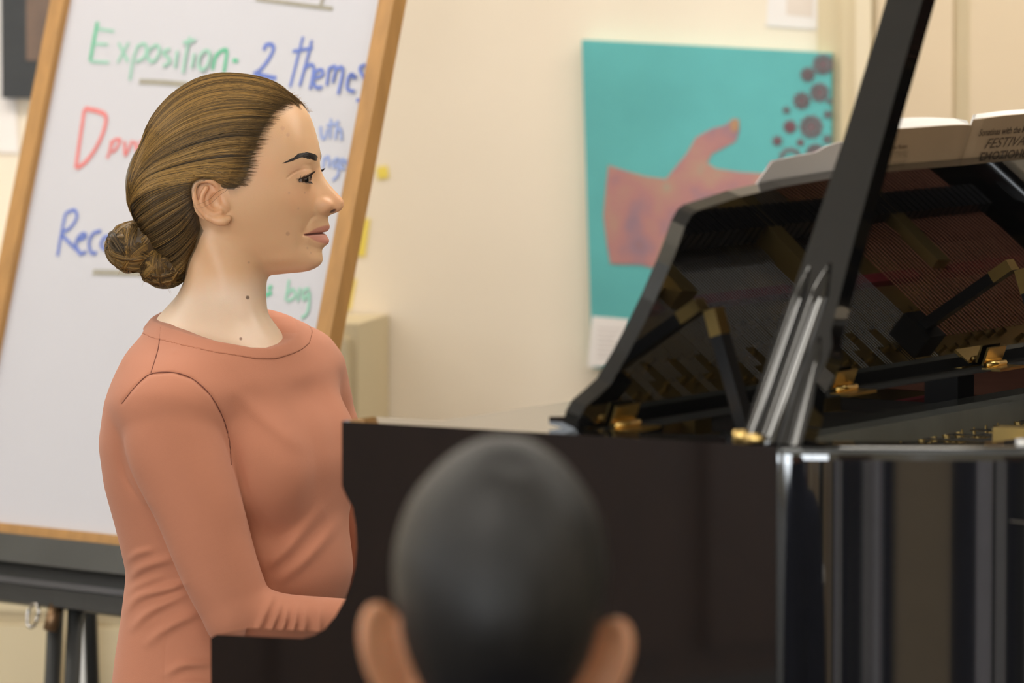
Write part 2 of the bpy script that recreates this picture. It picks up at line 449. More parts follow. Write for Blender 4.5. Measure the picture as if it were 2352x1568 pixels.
for u in (-0.35, -0.07):
    a = bpt(u, 0.55, -0.015)
    tube('rear_leg', [a, Vector((a.x + 0.02, a.y + 0.14, 0.0))], 0.010, MT['metal_black'], wb, 10)
tube('clip', [bpt(-0.182, -0.095, 0.012), bpt(-0.182, -0.13, 0.014)], 0.009, pbr('clip_bronze', (0.25, 0.15, 0.08), 0.4, 0.2, metal=0.8), wb, 8)
rg = [bpt(-0.212 + 0.010 * math.cos(t), -0.113 + 0.016 * math.sin(t), 0.02) for t in np.linspace(0, 2 * math.pi, 17)]
tube('ring', rg, 0.0025, MT['steel'], wb, 6)

def ribbon(pix, wpx, n=0.0012):
    pts = np.array([bmpx(x, y, n) for x, y in catmull(pix, 6)]) if len(pix) > 2 else np.array([bmpx(x, y, n) for x, y in pix])
    t = np.gradient(pts, axis=0)
    t /= np.linalg.norm(t, axis=1, keepdims=True)
    nn = np.stack([-t[:, 1], t[:, 0]], 1)
    h = wpx * 7.0 / FPX * 0.5
    vs = [bpt(*(p + q * h), n) for p, q in zip(pts, nn)] + [bpt(*(p - q * h), n) for p, q in zip(pts, nn)]
    K = len(pts)
    return vs, [(i, i + 1, K + i + 1, K + i) for i in range(K - 1)]
def word(name, strokes, wpx, mat, label=None):
    V, F = [], []
    for k, s in enumerate(strokes):
        v, f = ribbon(s, wpx, 0.0008 + 0.0002 * k)
        F += [tuple(i + len(V) for i in q) for q in f]
        V += v
    o = mesh_obj(name, V, F, MT[mat], wb)
    if label: o['label'] = label
    return o
word('handwriting', [[(224, 50), (214, 100), (207, 140)]], 11, 'mgreen', 'green handwritten letter E of Exposition')
word('handwriting', [[(224, 66), (262, 72)], [(216, 100), (248, 102)], [(208, 141), (250, 143)]], 7, 'mpalegreen')
word('handwriting', [[(272, 98), (282, 118), (294, 142)], [(296, 97), (284, 118), (270, 144)],
                     [(315, 108), (305, 140), (298, 184)], [(313, 108), (330, 100), (336, 112), (330, 132), (312, 142)],
                     [(360, 102), (343, 114), (338, 130), (350, 142), (362, 130), (366, 112), (358, 102)],
                     [(390, 112), (374, 120), (384, 130), (390, 142), (374, 152)], [(407, 116), (402, 156)],
                     [(436, 84), (426, 130), (420, 168)], [(420, 98), (448, 92)], [(446, 122), (440, 156)],
                     [(474, 114), (460, 126), (456, 150), (466, 160), (478, 146), (482, 124), (474, 114)]], 8, 'mpalegreen', 'green handwritten letters xpositio')
word('handwriting', [[(498, 122), (492, 140), (488, 160)], [(494, 132), (506, 118), (520, 116), (518, 140), (514, 166)], [(534, 138), (546, 140)]], 10, 'mgreen')
word('handwriting', [[(606, 116), (610, 104), (622, 102), (628, 112), (618, 134), (598, 160), (582, 170)], [(584, 168), (606, 174), (634, 180)]], 11, 'mblue', 'blue handwritten figure 2')
word('handwriting', [[(696, 84), (684, 130), (666, 200)], [(672, 118), (718, 110)], [(716, 92), (704, 140), (688, 198)], [(696, 160), (712, 148), (720, 158), (712, 205)],
                     [(722, 180), (740, 172), (738, 160), (726, 164), (718, 182), (726, 200), (740, 200)],
                     [(756, 154), (750, 196)], [(754, 158), (768, 152), (770, 162), (764, 190)], [(770, 160), (784, 154), (786, 170), (776, 216)],
                     [(802, 172), (816, 178), (806, 170), (798, 184), (798, 204), (814, 210)],
                     [(840, 148), (826, 156), (836, 180), (846, 204), (836, 228), (818, 230)]], 8.5, 'mblue', 'blue handwritten word themes')
word('handwriting', [[(588, -2), (640, 4), (700, 12), (764, 20)], [(744, -10), (734, 18)]], 10, 'mgrey', 'grey drawn underline at the top of the board')
word('handwriting', [[(320, 187), (370, 189), (430, 194)]], 13, 'mgrey')
word('handwriting', [[(194, 250), (184, 316), (174, 386)], [(194, 249), (226, 256), (243, 268), (238, 300), (220, 340), (196, 372), (176, 386)]], 12, 'mred', 'red handwritten letter D')
word('handwriting', [[(256, 322), (252, 346), (246, 364)], [(254, 340), (262, 322), (276, 322), (266, 342), (256, 350)], [(286, 324), (288, 356), (304, 322)], [(310, 324), (316, 350), (326, 320)]], 9, 'mred', 'faint red handwritten letters after the D')
word('handwriting', [[(150, 490), (140, 540), (132, 588)], [(150, 490), (170, 482), (176, 500), (160, 524), (142, 536), (160, 558), (184, 580)],
                     [(178, 552), (196, 544), (192, 536), (180, 544), (174, 562), (184, 582), (198, 578)],
                     [(232, 530), (214, 536), (204, 558), (210, 580), (222, 580)],
                     [(256, 540), (238, 546), (232, 564), (246, 572), (256, 550), (254, 574)], [(262, 548), (258, 598)]], 9, 'mblue', 'blue handwritten word Recap')
word('handwriting', [[(213, 625), (260, 626), (330, 628)]], 14, 'mgrey')
word('handwriting', [[(736, 290), (738, 312), (746, 318), (752, 296)], [(760, 272), (758, 318)], [(750, 288), (772, 284)], [(776, 276), (770, 320)], [(772, 302), (782, 296), (784, 322)]], 8, 'mpale', 'faint blue handwritten ending ith')
word('handwriting', [[(744, 360), (742, 386)], [(744, 366), (754, 360), (756, 384)], [(776, 362), (764, 372), (770, 384), (778, 366), (776, 400), (764, 414)], [(782, 376), (792, 370), (784, 366), (780, 380), (790, 388)], [(804, 366), (794, 374), (804, 384), (794, 392)]], 8, 'mpale', 'faint blue handwritten ending nges')
word('handwriting', [[(604, 650), (606, 676), (624, 672)], [(616, 664), (624, 656)]], 10, 'mgreen')
word('handwriting', [[(664, 642), (656, 690)], [(658, 676), (672, 664), (678, 680), (660, 692)], [(688, 660), (684, 692)], [(710, 662), (696, 668), (698, 688), (710, 672), (706, 716), (692, 730)]], 8, 'mpalegreen', 'faint green handwritten word big')

# ------------------------------------------------------------------ grand piano
PH = R(31)
P0 = onplane(785, 967, np.array([0, 0, 1.0]), np.array([0, 0, 1.0]))
gp = empty('grand_piano', (P0[0], P0[1], 0), -PH, 'polished black grand piano with raised lid, prop and music desk', 'piano')
# local axes: x = towards the tail, y = towards the bass side, z = up
BK = MT['black']
WID = 1.48
armp = [(0, 1.0), (0, 0.938), (0.004, 0.930), (0.012, 0.918), (0.0155, 0.900), (0.0165, 0.880), (0.015, 0.862), (0.010, 0.845), (0.003, 0.829), (-0.008, 0.812), (-0.020, 0.799), (-0.032, 0.792), (-0.046, 0.788), (-0.145, 0.785), (-0.152, 0.781), (-0.152, 0.62), (0.47, 0.62), (0.47, 1.0)]
prism('cheek', armp, 0.0, 0.055, lambda u, v, w: Vector((u, w, v)), BK, gp, 0.0022, 2)
prism('cheek', armp, WID - 0.055, WID, lambda u, v, w: Vector((u, w, v)), BK, gp, 0.0022, 2)
def sweep(name, path, sec, mat, parent, z=0.0):
    """sec: (offset inwards, height) points; path: 2d points, inside to the left"""
    path = np.array(path)
    t = np.gradient(path, axis=0); t /= np.linalg.norm(t, axis=1, keepdims=True)
    nrm = np.stack([-t[:, 1], t[:, 0]], 1)
    V, F, n = [], [], len(sec)
    for p, q in zip(path, nrm):
        for o, h in sec: V.append((p[0] + q[0] * o, p[1] + q[1] * o, h))
    for i in range(len(path) - 1):
        for j in range(n):
            F.append((i * n + j, (i + 1) * n + j, (i + 1) * n + (j + 1) % n, i * n + (j + 1) % n))
    F += [tuple(range(n)), tuple(range((len(path) - 1) * n, len(path) * n))[::-1]]
    o = mesh_obj(name, V, F, mat, parent)
    bm = bmesh.new(); bm.from_mesh(o.data); bmesh.ops.recalc_face_normals(bm, faces=bm.faces[:])
    for f in bm.faces: f.smooth = True
    for e_ in bm.edges:
        if len(e_.link_faces) == 2 and e_.calc_face_angle(0) > R(30): e_.smooth = False
    bm.to_mesh(o.data); bm.free()
    return o
rimpath = catmull([(0.44, 0.0), (0.472, 0.002), (0.51, 0.018), (0.56, 0.046), (0.67, 0.103), (0.80, 0.178), (0.95, 0.262), (1.12, 0.345), (1.30, 0.420), (1.46, 0.495), (1.60, 0.585), (1.70, 0.70), (1.745, 0.86), (1.74, 1.04), (1.705, 1.22), (1.645, 1.37), (1.56, 1.455), (1.45, WID), (1.2, WID), (0.44, WID)], 10)
sec = [(0.0, 0.70), (0.0, 0.985), (0.0, 0.9965), (0.001, 0.999), (0.0035, 1.0), (0.0465, 1.0), (0.049, 0.999), (0.05, 0.9965), (0.05, 0.985), (0.05, 0.70)]
sweep('rim', rimpath, sec, BK, gp)
# inner rim, soundboard and plate
inner = np.array(rimpath)
t = np.gradient(inner, axis=0); t /= np.linalg.norm(t, axis=1, keepdims=True)
inner = inner + np.stack([-t[:, 1], t[:, 0]], 1) * 0.048
inner = inner[::4]
prism('soundboard', [tuple(p) for p in inner], 0.855, 0.865, lambda u, v, w: Vector((u, v, w)), MT['spruce'], gp)
cen = np.array([0.95, 0.85])
pl_out = [tuple(cen + (p - cen) * 0.985) for p in inner]
plate = prism('iron_plate', [(0.252, 0.058), (0.252, 1.42), (0.48, 1.42), (0.48, 0.072)], 0.905, 0.934, lambda u, v, w: Vector((u, v, w)), MT['gold'], gp, 0.003)
V, F = [], []
for i, p in enumerate(pl_out):
    q = cen + (np.array(p) - cen) * 0.86
    V += [(p[0], p[1], 0.925), (q[0], q[1], 0.912), (q[0], q[1], 0.895), (p[0], p[1], 0.895)]
m = len(pl_out)
F = [(i * 4 + a, ((i + 1) % m) * 4 + a, ((i + 1) % m) * 4 + (a + 1) % 4, i * 4 + (a + 1) % 4) for i in range(m) for a in range(4)]
mesh_obj('plate_rim', V, F, MT['gold'], plate)
for y0, y1, x1 in ((0.30, 0.42, 1.0), (0.56, 0.72, 1.36), (0.85, 1.03, 1.60), (1.15, 1.26, 1.62)):
    a, b = Vector((0.42, y0, 0.94)), Vector((x1, y1, 0.94))
    dv = (b - a); ln = dv.length
    Mx = Matrix.Translation(a) @ dv.to_track_quat('X', 'Z').to_matrix().to_4x4()
    box('plate_strut', 0, ln, -0.014, 0.014, -0.03, 0.03, MT['gold'], plate, 0.006, 2, Mx)
prism('capo_bar', [(0.44, 0.07), (0.44, 0.55), (0.468, 0.55), (0.468, 0.07)], 0.934, 0.958, lambda u, v, w: Vector((u, v, w)), MT['gold'], plate, 0.004)
rng = random.Random(4)
# strings
pts, rad = [], []
for i in range(150):
    y = 0.075 + i * 0.0062
    x1 = 0.62 + 1.0 * min(1, (y / 1.15)) ** 0.9
    pts.append([(0.30 + 0.08 * ((i // 3) % 3) / 3, y, 0.945), (0.47, y, 0.946), (x1, y + 0.10 * y / 1.0 + 0.02, 0.930)])
    rad.append([0.0006] * 3)
v, q = tube_arrays(np.array(pts), np.array(rad), 4)
o = fast_mesh('treble_strings', v, q, MT['steel'], gp, False); o['kind'] = 'stuff'
pts, rad = [], []
for i in range(40):
    y = 1.02 + i * 0.0095
    pts.append([(0.32, y, 0.955), (0.47, y, 0.958), (1.62, y - 0.42 + i * 0.006, 0.952)])
    rad.append([0.0010 + 0.0006 * i / 40] * 3)
v, q = tube_arrays(np.array(pts), np.array(rad), 5)
o = fast_mesh('bass_strings', v, q, MT['copper'], gp, False); o['kind'] = 'stuff'
# tuning pins
pts = []
for i in range(190):
    y = 0.075 + i * 0.0071
    x = 0.285 + 0.032 * (i % 4) + 0.012 * ((i // 16) % 2)
    pts.append([(x, y, 0.930), (x - 0.003, y, 0.944)])
v, q = tube_arrays(np.array(pts), np.full((190, 2), 0.0034), 6)
o = fast_mesh('tuning_pins', v, q, MT['gold'], gp, False); o['kind'] = 'stuff'
box('felt_strip', 0.425, 0.438, 0.07, 1.42, 0.934, 0.943, MT['felt'], gp)
box('felt_strip', 0.62, 0.645, 0.55, 1.40, 0.936, 0.944, MT['felt'], gp)
bm = bmesh.new()
for i in range(66):
    y = 0.33 + i * 0.0163
    add_box(bm, 0.50, 0.535, y, y + 0.010, 0.948, 0.972)
o = bm_obj('dampers', bm, MT['satin'], gp); o['kind'] = 'stuff'
# key bed, key slip, keys, fallboard
box('key_bed', -0.15, 0.46, 0.05, WID - 0.05, 0.62, 0.69, BK, gp)
box('key_slip', -0.152, -0.132, 0.05, WID - 0.05, 0.66, 0.735, BK, gp)
kb = [box('key_block', -0.13, 0.02, a, b, 0.69, 0.775, BK, gp) for a, b in ((0.055, 0.122), (WID - 0.122, WID - 0.055))]
wk = None
for i in range(52):
    y = 0.124 + i * 0.02369
    if wk is None:
        wk = box('white_key', -0.128, 0.02, 0, 0.0228, -0.018, 0, MT['ivory'], gp, 0.001)
        k_ = wk
    else:
        k_ = wk.copy(); COL.objects.link(k_)
    k_.location = (0, WID - y - 0.0237, 0.745)
bk = None
for i in range(51):
    if (i % 7) in (1, 4) and i > 0: continue
    y = 0.124 + (i + 1) * 0.02369
    if bk is None:
        bk = box('black_key', -0.078, 0.02, -0.0055, 0.0055, 0, 0.011, MT['satin'], gp, 0.0015)
        k_ = bk
    else:
        k_ = bk.copy(); COL.objects.link(k_)
    k_.location = (0, WID - y, 0.745)
prism('fallboard', [(0.022, 0.745), (0.018, 0.80), (0.03, 0.90), (0.045, 0.955), (0.058, 0.955), (0.045, 0.90), (0.035, 0.80), (0.036, 0.745)], 0.056, WID - 0.056, lambda u, v, w: Vector((u, w, v)), BK, gp, 0.002)
box('desk_shelf', 0.045, 0.252, 0.053, WID - 0.053, 0.962, 0.994, BK, gp, 0.002)
box('reflection_mask', 0.200, 0.2515, 0.056, WID - 0.056, 0.9935, 0.9950, pbr('matt_black_mask', (0.010, 0.010, 0.010), 0.9, 0.1), gp, 0)  # matt strip added to keep the shelf from mirroring the turquoise canvas
box('desk_rail', 0.2525, 0.285, 0.056, WID - 0.056, 0.934, 0.9635, pbr('rail_grey_satin', (0.16, 0.165, 0.15), 0.25, 0.1), gp, 0.003)
# music desk
DK = 0.35
side = [(0.046, 1.000), (0.044, 1.012), (0.050, 1.022), (0.067, 1.030), (0.085, 1.040), (0.100, 1.066), (0.112, 1.092), (0.121, 1.116), (0.130, 1.150), (0.133, 1.168), (0.135, 1.188), (0.141, 1.199)]
top = [(0.150, 1.2025), (0.229, 1.2125), (0.313, 1.2185), (0.447, 1.2235), (0.590, 1.2240), (0.70, 1.2235)]
half = side + top
dp = half + [(1.40 - b, z) for b, z in half[:-1][::-1]]
nd = Vector((1, 0, -DK)).normalized()
desk = prism('music_desk', dp, -0.016, 0.0, lambda u, v, w: Vector((0.233 + DK * (v - 1.0), u, v)) + nd * w, BK, gp, 0.003, 3)
prism('desk_ledge', [(0.200, 1.003), (0.228, 0.997), (0.228, 1.012), (0.200, 1.010)], 0.05, 1.35, lambda u, v, w: Vector((u, w, v)), BK, desk, 0.001)
for b in (0.124, 0.575, 0.925, 1.30):
    hg = box('hinge', 0.240, 0.262, b - 0.03, b + 0.03, 0.9935, 0.9965, MT['brass'], desk, 0.0008)
    box('hinge_leaf', -0.0005, 0.002, b - 0.022, b + 0.022, 0.0, 0.020, MT['brass'], desk, 0.0005, 2, Matrix.Translation((0.236, 0, 0.999)) @ Matrix.Rotation(math.atan(DK), 4, 'Y'))
    tube('hinge_pin', [(0.242, b - 0.022, 0.999), (0.242, b + 0.022, 0.999)], 0.0035, MT['brass'], desk, 8)
    Mx = None
for b in (0.232, 0.920):
    a_, c_ = Vector((0.315, b, 0.980)), Vector((0.276, b, 1.103))
    dv = c_ - a_
    Mx = Matrix.Translation(a_) @ dv.to_track_quat('Z', 'Y').to_matrix().to_4x4()
    st = box('desk_prop', -0.009, 0.009, -0.006, 0.006, 0, dv.length - 0.026, MT['satin'], desk, 0.0015, 2, Mx)
    box('brass_plate', -0.0095, 0.0095, -0.0065, 0.0065, dv.length - 0.026, dv.length, MT['brass'], desk, 0.001, 2, Mx)
    box('prop_foot', 0.295, 0.335, b - 0.02, b + 0.02, 0.955, 0.985, MT['satin'], desk, 0.004)
# lid and prop
LB = R(30)
lidM = Matrix.Translation((0, WID, 1.012)) @ Matrix.Rotation(-LB, 4, 'X')
lp = [(x + (0.012 if x > 1.4 else 0.004), y - WID - (0.014 if y < 0.9 else 0)) for x, y in rimpath[::4] if x > 0.46 and y < WID - 0.002]
lp = [(0.40, -0.001), (0.40, -WID - 0.01)] + lp + [(1.46, -0.001)]
prism('lid', lp, 0.0, 0.02, lambda u, v, w: lidM @ Vector((u, v, w)), BK, gp, 0.004)
box('front_flap', 0.42, 0.86, -WID, -0.01, 0.022, 0.040, BK, gp, 0.004, 2, lidM)
ax0 = Vector((0.455, 0.028, 0.985)); adir = Vector((0.028, 0.5, 0.866)).normalized()
tdir = Vector((1, 0, 0)); tdir = (tdir - adir * tdir.dot(adir)).normalized()
ndir = adir.cross(tdir).normalized()
if ndir.y > 0: ndir = -ndir
PF = lambda u, v, w: ax0 + tdir * u + adir * v + ndir * w
prof = [(-0.033, 0.0), (-0.034, 0.05), (-0.031, 0.12), (-0.027, 0.17), (-0.0245, 0.22), (-0.021, 0.32), (-0.019, 0.45), (-0.019, 0.74), (0.019, 0.74), (0.019, 0.45), (0.020, 0.30), (0.0215, 0.20), (0.023, 0.16), (0.024, 0.128), (0.030, 0.112), (0.029, 0.095), (0.024, 0.075), (0.028, 0.05), (0.028, 0.0)]
pr = prism('lid_prop', prof, -0.012, 0.012, PF, BK, gp, 0.004, 3)
def ridge(name, u0, u1, v0, v1, r):
    pts = [PF(u0 + (u1 - u0) * t, v0 + (v1 - v0) * t, 0.012) for t in np.linspace(0, 1, 14)]
    rr = [r * min(1.0, 0.25 + 5 * (1 - t)) for t in np.linspace(0, 1, 14)]
    return tube(name, pts, rr, BK, pr, 12)
ridge('half_prop', -0.006, 0.003, 0.0, 0.195, 0.0085)
ridge('prop_ridge', -0.026, -0.017, 0.0, 0.19, 0.0055)
ridge('prop_ridge', 0.021, 0.015, 0.0, 0.12, 0.005)
tube('prop_pivot', [(0.42, 0.026, 1.0), (0.42, 0.026, 1.010)], 0.009, MT['brass'], gp, 14)
tube('prop_pin', [(0.432, 0.012, 1.004), (0.448, 0.012, 1.004)], 0.005, MT['brass'], gp, 10)
tube('lid_buffer', [(0.66, 0.118, 0.999), (0.66, 0.118, 1.006)], 0.006, MT['white_plastic'], gp, 10)
# underside: legs and pedals
def leg(x, y):
    prof = [(0.055, 0.70), (0.055, 0.62), (0.045, 0.58), (0.036, 0.20), (0.034, 0.10), (0.045, 0.09), (0.045, 0.075)]
    n = 14
    V = [(x + r * math.cos(2 * math.pi * j / n), y + r * math.sin(2 * math.pi * j / n), z) for r, z in prof for j in range(n)]
    F = [(i * n + j, i * n + (j + 1) % n, (i + 1) * n + (j + 1) % n, (i + 1) * n + j) for i in range(len(prof) - 1) for j in range(n)]
    F += [tuple(range(n)), tuple(range((len(prof) - 1) * n, len(prof) * n))]
    lg = mesh_obj('leg', V, F, BK, gp, True)
    tube('caster', [(x, y - 0.02, 0.0375), (x, y + 0.02, 0.0375)], 0.0375, MT['brass'], lg, 14)
leg(0.10, 0.12); leg(0.10, WID - 0.12); leg(1.42, 1.0)
box('case_bottom', 0.44, 1.60, 0.62, 1.42, 0.69, 0.72, MT['satin'], gp)
ly = box('pedal_lyre', 0.12, 0.24, 0.64, 0.84, 0.05, 0.13, BK, gp, 0.005)
for b in (0.69, 0.79): tube('lyre_post', [(0.18, b, 0.13), (0.18, b, 0.63)], 0.014, BK, ly, 10)
for b in (0.68, 0.74, 0.80): box('pedal', 0.03, 0.13, b - 0.012, b + 0.012, 0.07, 0.08, MT['brass'], ly, 0.003)

# music on the desk
TD = lambda b, z, n: Vector((0.233 + DK * (z - 1.0), b, z)) + nd * n       # n < 0: player's side of the desk
gpM = Matrix.Translation((P0[0], P0[1], 0)) @ Matrix.Rotation(-PH, 4, 'Z')
bk_ = empty('open_book', gpM @ TD(0.745, 1.015, -0.02), 0, 'open tan music book standing on the piano desk, its cover facing out', 'book')
iM = Matrix.Translation(-bk_.location) @ gpM
def half_book(sgn, bw, zt, bulge):
    N = 16
    us = np.linspace(0, 1, N)
    # page block between cover and player, bulging away from the desk
    V, F = [], []
    for z in (1.014, zt):
        for u in us:
            n = -0.0195 - 0.006 * math.exp(-u * 14) 
            V.append(iM @ TD(0.745 + sgn * (0.003 + bw * u), z - (0 if z < 1.1 else 0.004 * math.exp(-u * 10)), n))
        for u in us:
            n = -0.0205 - 0.006 * math.exp(-u * 14) - bulge * (math.sin(math.pi * min(1, u * 0.95 + 0.02)) ** 0.7) - 0.35 * bulge * (u > 0.02)
            V.append(iM @ TD(0.745 + sgn * (0.003 + bw * 0.985 * u), z - (0 if z < 1.1 else 0.001), n))
    n2 = 2 * N
    for a in range(N - 1):
        F += [(a, a + 1, n2 + a + 1, n2 + a), (N + a + 1, N + a, n2 + N + a, n2 + N + a + 1), (a + 1, a, N + a, N + a + 1), (n2 + a, n2 + a + 1, n2 + N + a + 1, n2 + N + a)]
    F += [(0, n2, n2 + N, N), (N - 1, 2 * N - 1, n2 + 2 * N - 1, n2 + N - 1)]
    o = mesh_obj('pages', V, F, MT['pages'], bk_)
    bm = bmesh.new(); bm.from_mesh(o.data); bmesh.ops.recalc_face_normals(bm, faces=bm.faces[:]); bm.to_mesh(o.data); bm.free()
    V, F = [], []
    for z in (1.012, zt + 0.0005):
        for off in (0.0, -0.0016):
            for u in us:
                n = -0.0172 + off - 0.006 * math.exp(-u * 14)
                V.append(iM @ TD(0.745 + sgn * bw * 1.005 * u, z - (0 if z < 1.1 else 0.005 * math.exp(-u * 10)), n))
    for a in range(N - 1):
        F += [(a, a + 1, 2 * N + a + 1, 2 * N + a), (N + a + 1, N + a, 3 * N + a, 3 * N + a + 1), (2 * N + a, 2 * N + a + 1, 3 * N + a + 1, 3 * N + a)]
    mesh_obj('cover', V, F, MT['cover'], bk_)
half_book(-1, 0.222, 1.2595, 0.020)
half_book(1, 0.222, 1.2655, 0.010)
def desk_text(s, b, z, size, mat, shear=0.0, sx=1.0, off=0.0, n=-0.0164):
    o = text_mesh('cover_lettering', s, size, MT[mat], bk_, shear, sx, off)
    upv = Vector((DK, 0, 1)).normalized()
    p = TD(b, z, n)
    Mx = Matrix(((0, upv.x, nd.x, p.x), (1, upv.y, nd.y, p.y), (0, upv.z, nd.z, p.z), (0, 0, 0, 1)))
    Mx = iM @ Mx
    o.data.transform(Mx)
    return o
desk_text('Sonatinas with the Masters', 0.752, 1.2465, 0.0105, 'ink', 0, 1.28, 0.0002)
desk_text('FESTIVAL', 0.775, 1.2325, 0.0158, 'ink', 0.28, 1.72)
desk_text('EMOTIONS', 0.772, 1.2185, 0.0150, 'ink', 0.0, 1.5, 0.0003)
desk_text('with the Masters', 0.545, 1.2395, 0.007, 'ink', 0, 1.0)
desk_text('FESTIVAL', 0.545, 1.2305, 0.0105, 'inkpale', 0.28, 1.3)
desk_text('EMOTIONS', 0.545, 1.221, 0.009, 'inkpale', 0.0, 1.2)
# loose sheet
sh = [(0.262, 1.012), (0.287, 1.2105), (0.309, 1.2365), (0.345, 1.2395), (0.395, 1.2420), (0.415, 1.2475), (0.44, 1.2505), (0.478, 1.2490), (0.486, 1.20), (0.488, 1.012)]
so = empty('loose_music_sheet', gpM @ TD(0.38, 1.013, -0.02), 0, 'white loose music sheet on the piano desk left of the lid prop', 'sheet music')
sM = Matrix.Translation(-so.location) @ gpM
prism('paper', sh, -0.0195, -0.0185, lambda u, v, w: sM @ TD(u, v, w), MT['paper'], so)

# ------------------------------------------------------------------ unseen bookcase and divider, added for reflections in the piano
sv = tag(rbox('reflection_bookcase', S0 + 0.005, S0 + 0.32, 2.2, 9.6, 0.0, 1.15, MT['wood_dark'], None, 0.004), 'unseen long low dark bookcase, added along the left wall for the piano cheek to reflect', 'bookcase')  # added to give the flat piano cheek something dark to reflect
for k in range(7):
    rbox('door_panel', S0 + 0.31, S0 + 0.335, 2.25 + 1.05 * k, 3.22 + 1.05 * k, 0.06, 1.10, MT['wood_dark'], sv, 0.003)
dv_ = empty('reflection_divider', (0.75, 0.55, 0), R(4), 'unseen low divider of coloured strips, added for the piano rim to reflect', 'divider')  # added below the view so the curved rim reflects vertical stripes
xx = -1.55
strips = ((0.085, lin(228, 228, 244)), (0.02, lin(30, 30, 34)), (0.07, lin(205, 206, 214)), (0.07, lin(40, 44, 66)), (0.06, lin(54, 56, 64)), (0.03, lin(196, 198, 206)), (0.03, lin(60, 60, 62)), (0.035, lin(130, 60, 80)), (0.03, lin(70, 76, 56)), (0.11, lin(222, 200, 166)),
          (0.015, lin(90, 40, 56)), (0.06, lin(210, 186, 150)), (0.08, lin(50, 48, 44)), (0.09, lin(214, 190, 154)), (0.04, lin(86, 30, 50)), (0.12, lin(206, 188, 162)), (0.10, lin(48, 52, 74)))
MS = [pbr('reflected_strip_colour', col, 0.85, 0.06, 30) for _, col in strips]
for i in range(44):
    wd_ = strips[i % 17][0]
    box('reflection_strip', xx, xx + wd_ - 0.003, -0.012 + 0.012 * (i % 2), 0.012 + 0.012 * (i % 2), 0.04, 0.95, MS[i % 17], dv_, 0)
    xx += wd_
for a in (-1.56, -0.3, 0.9):
    box('foot', a, a + 0.05, -0.18, 0.18, 0, 0.045, MT['metal_black'], dv_, 0.003)
# white foam board behind the easel leg
sA, zA = wpt(168, 1424, 0.26); sB, zB = wpt(216, 1436, 0.26)
o = tag(prism('foam_board', [(sA, zA), (sB, zB), (sB - 0.03, 0.0), (sA - 0.02, 0.0)], 0.245, 0.255, wax(0), MT['white_plastic']), 'narrow white foam board standing on the floor behind the easel leg', 'board')
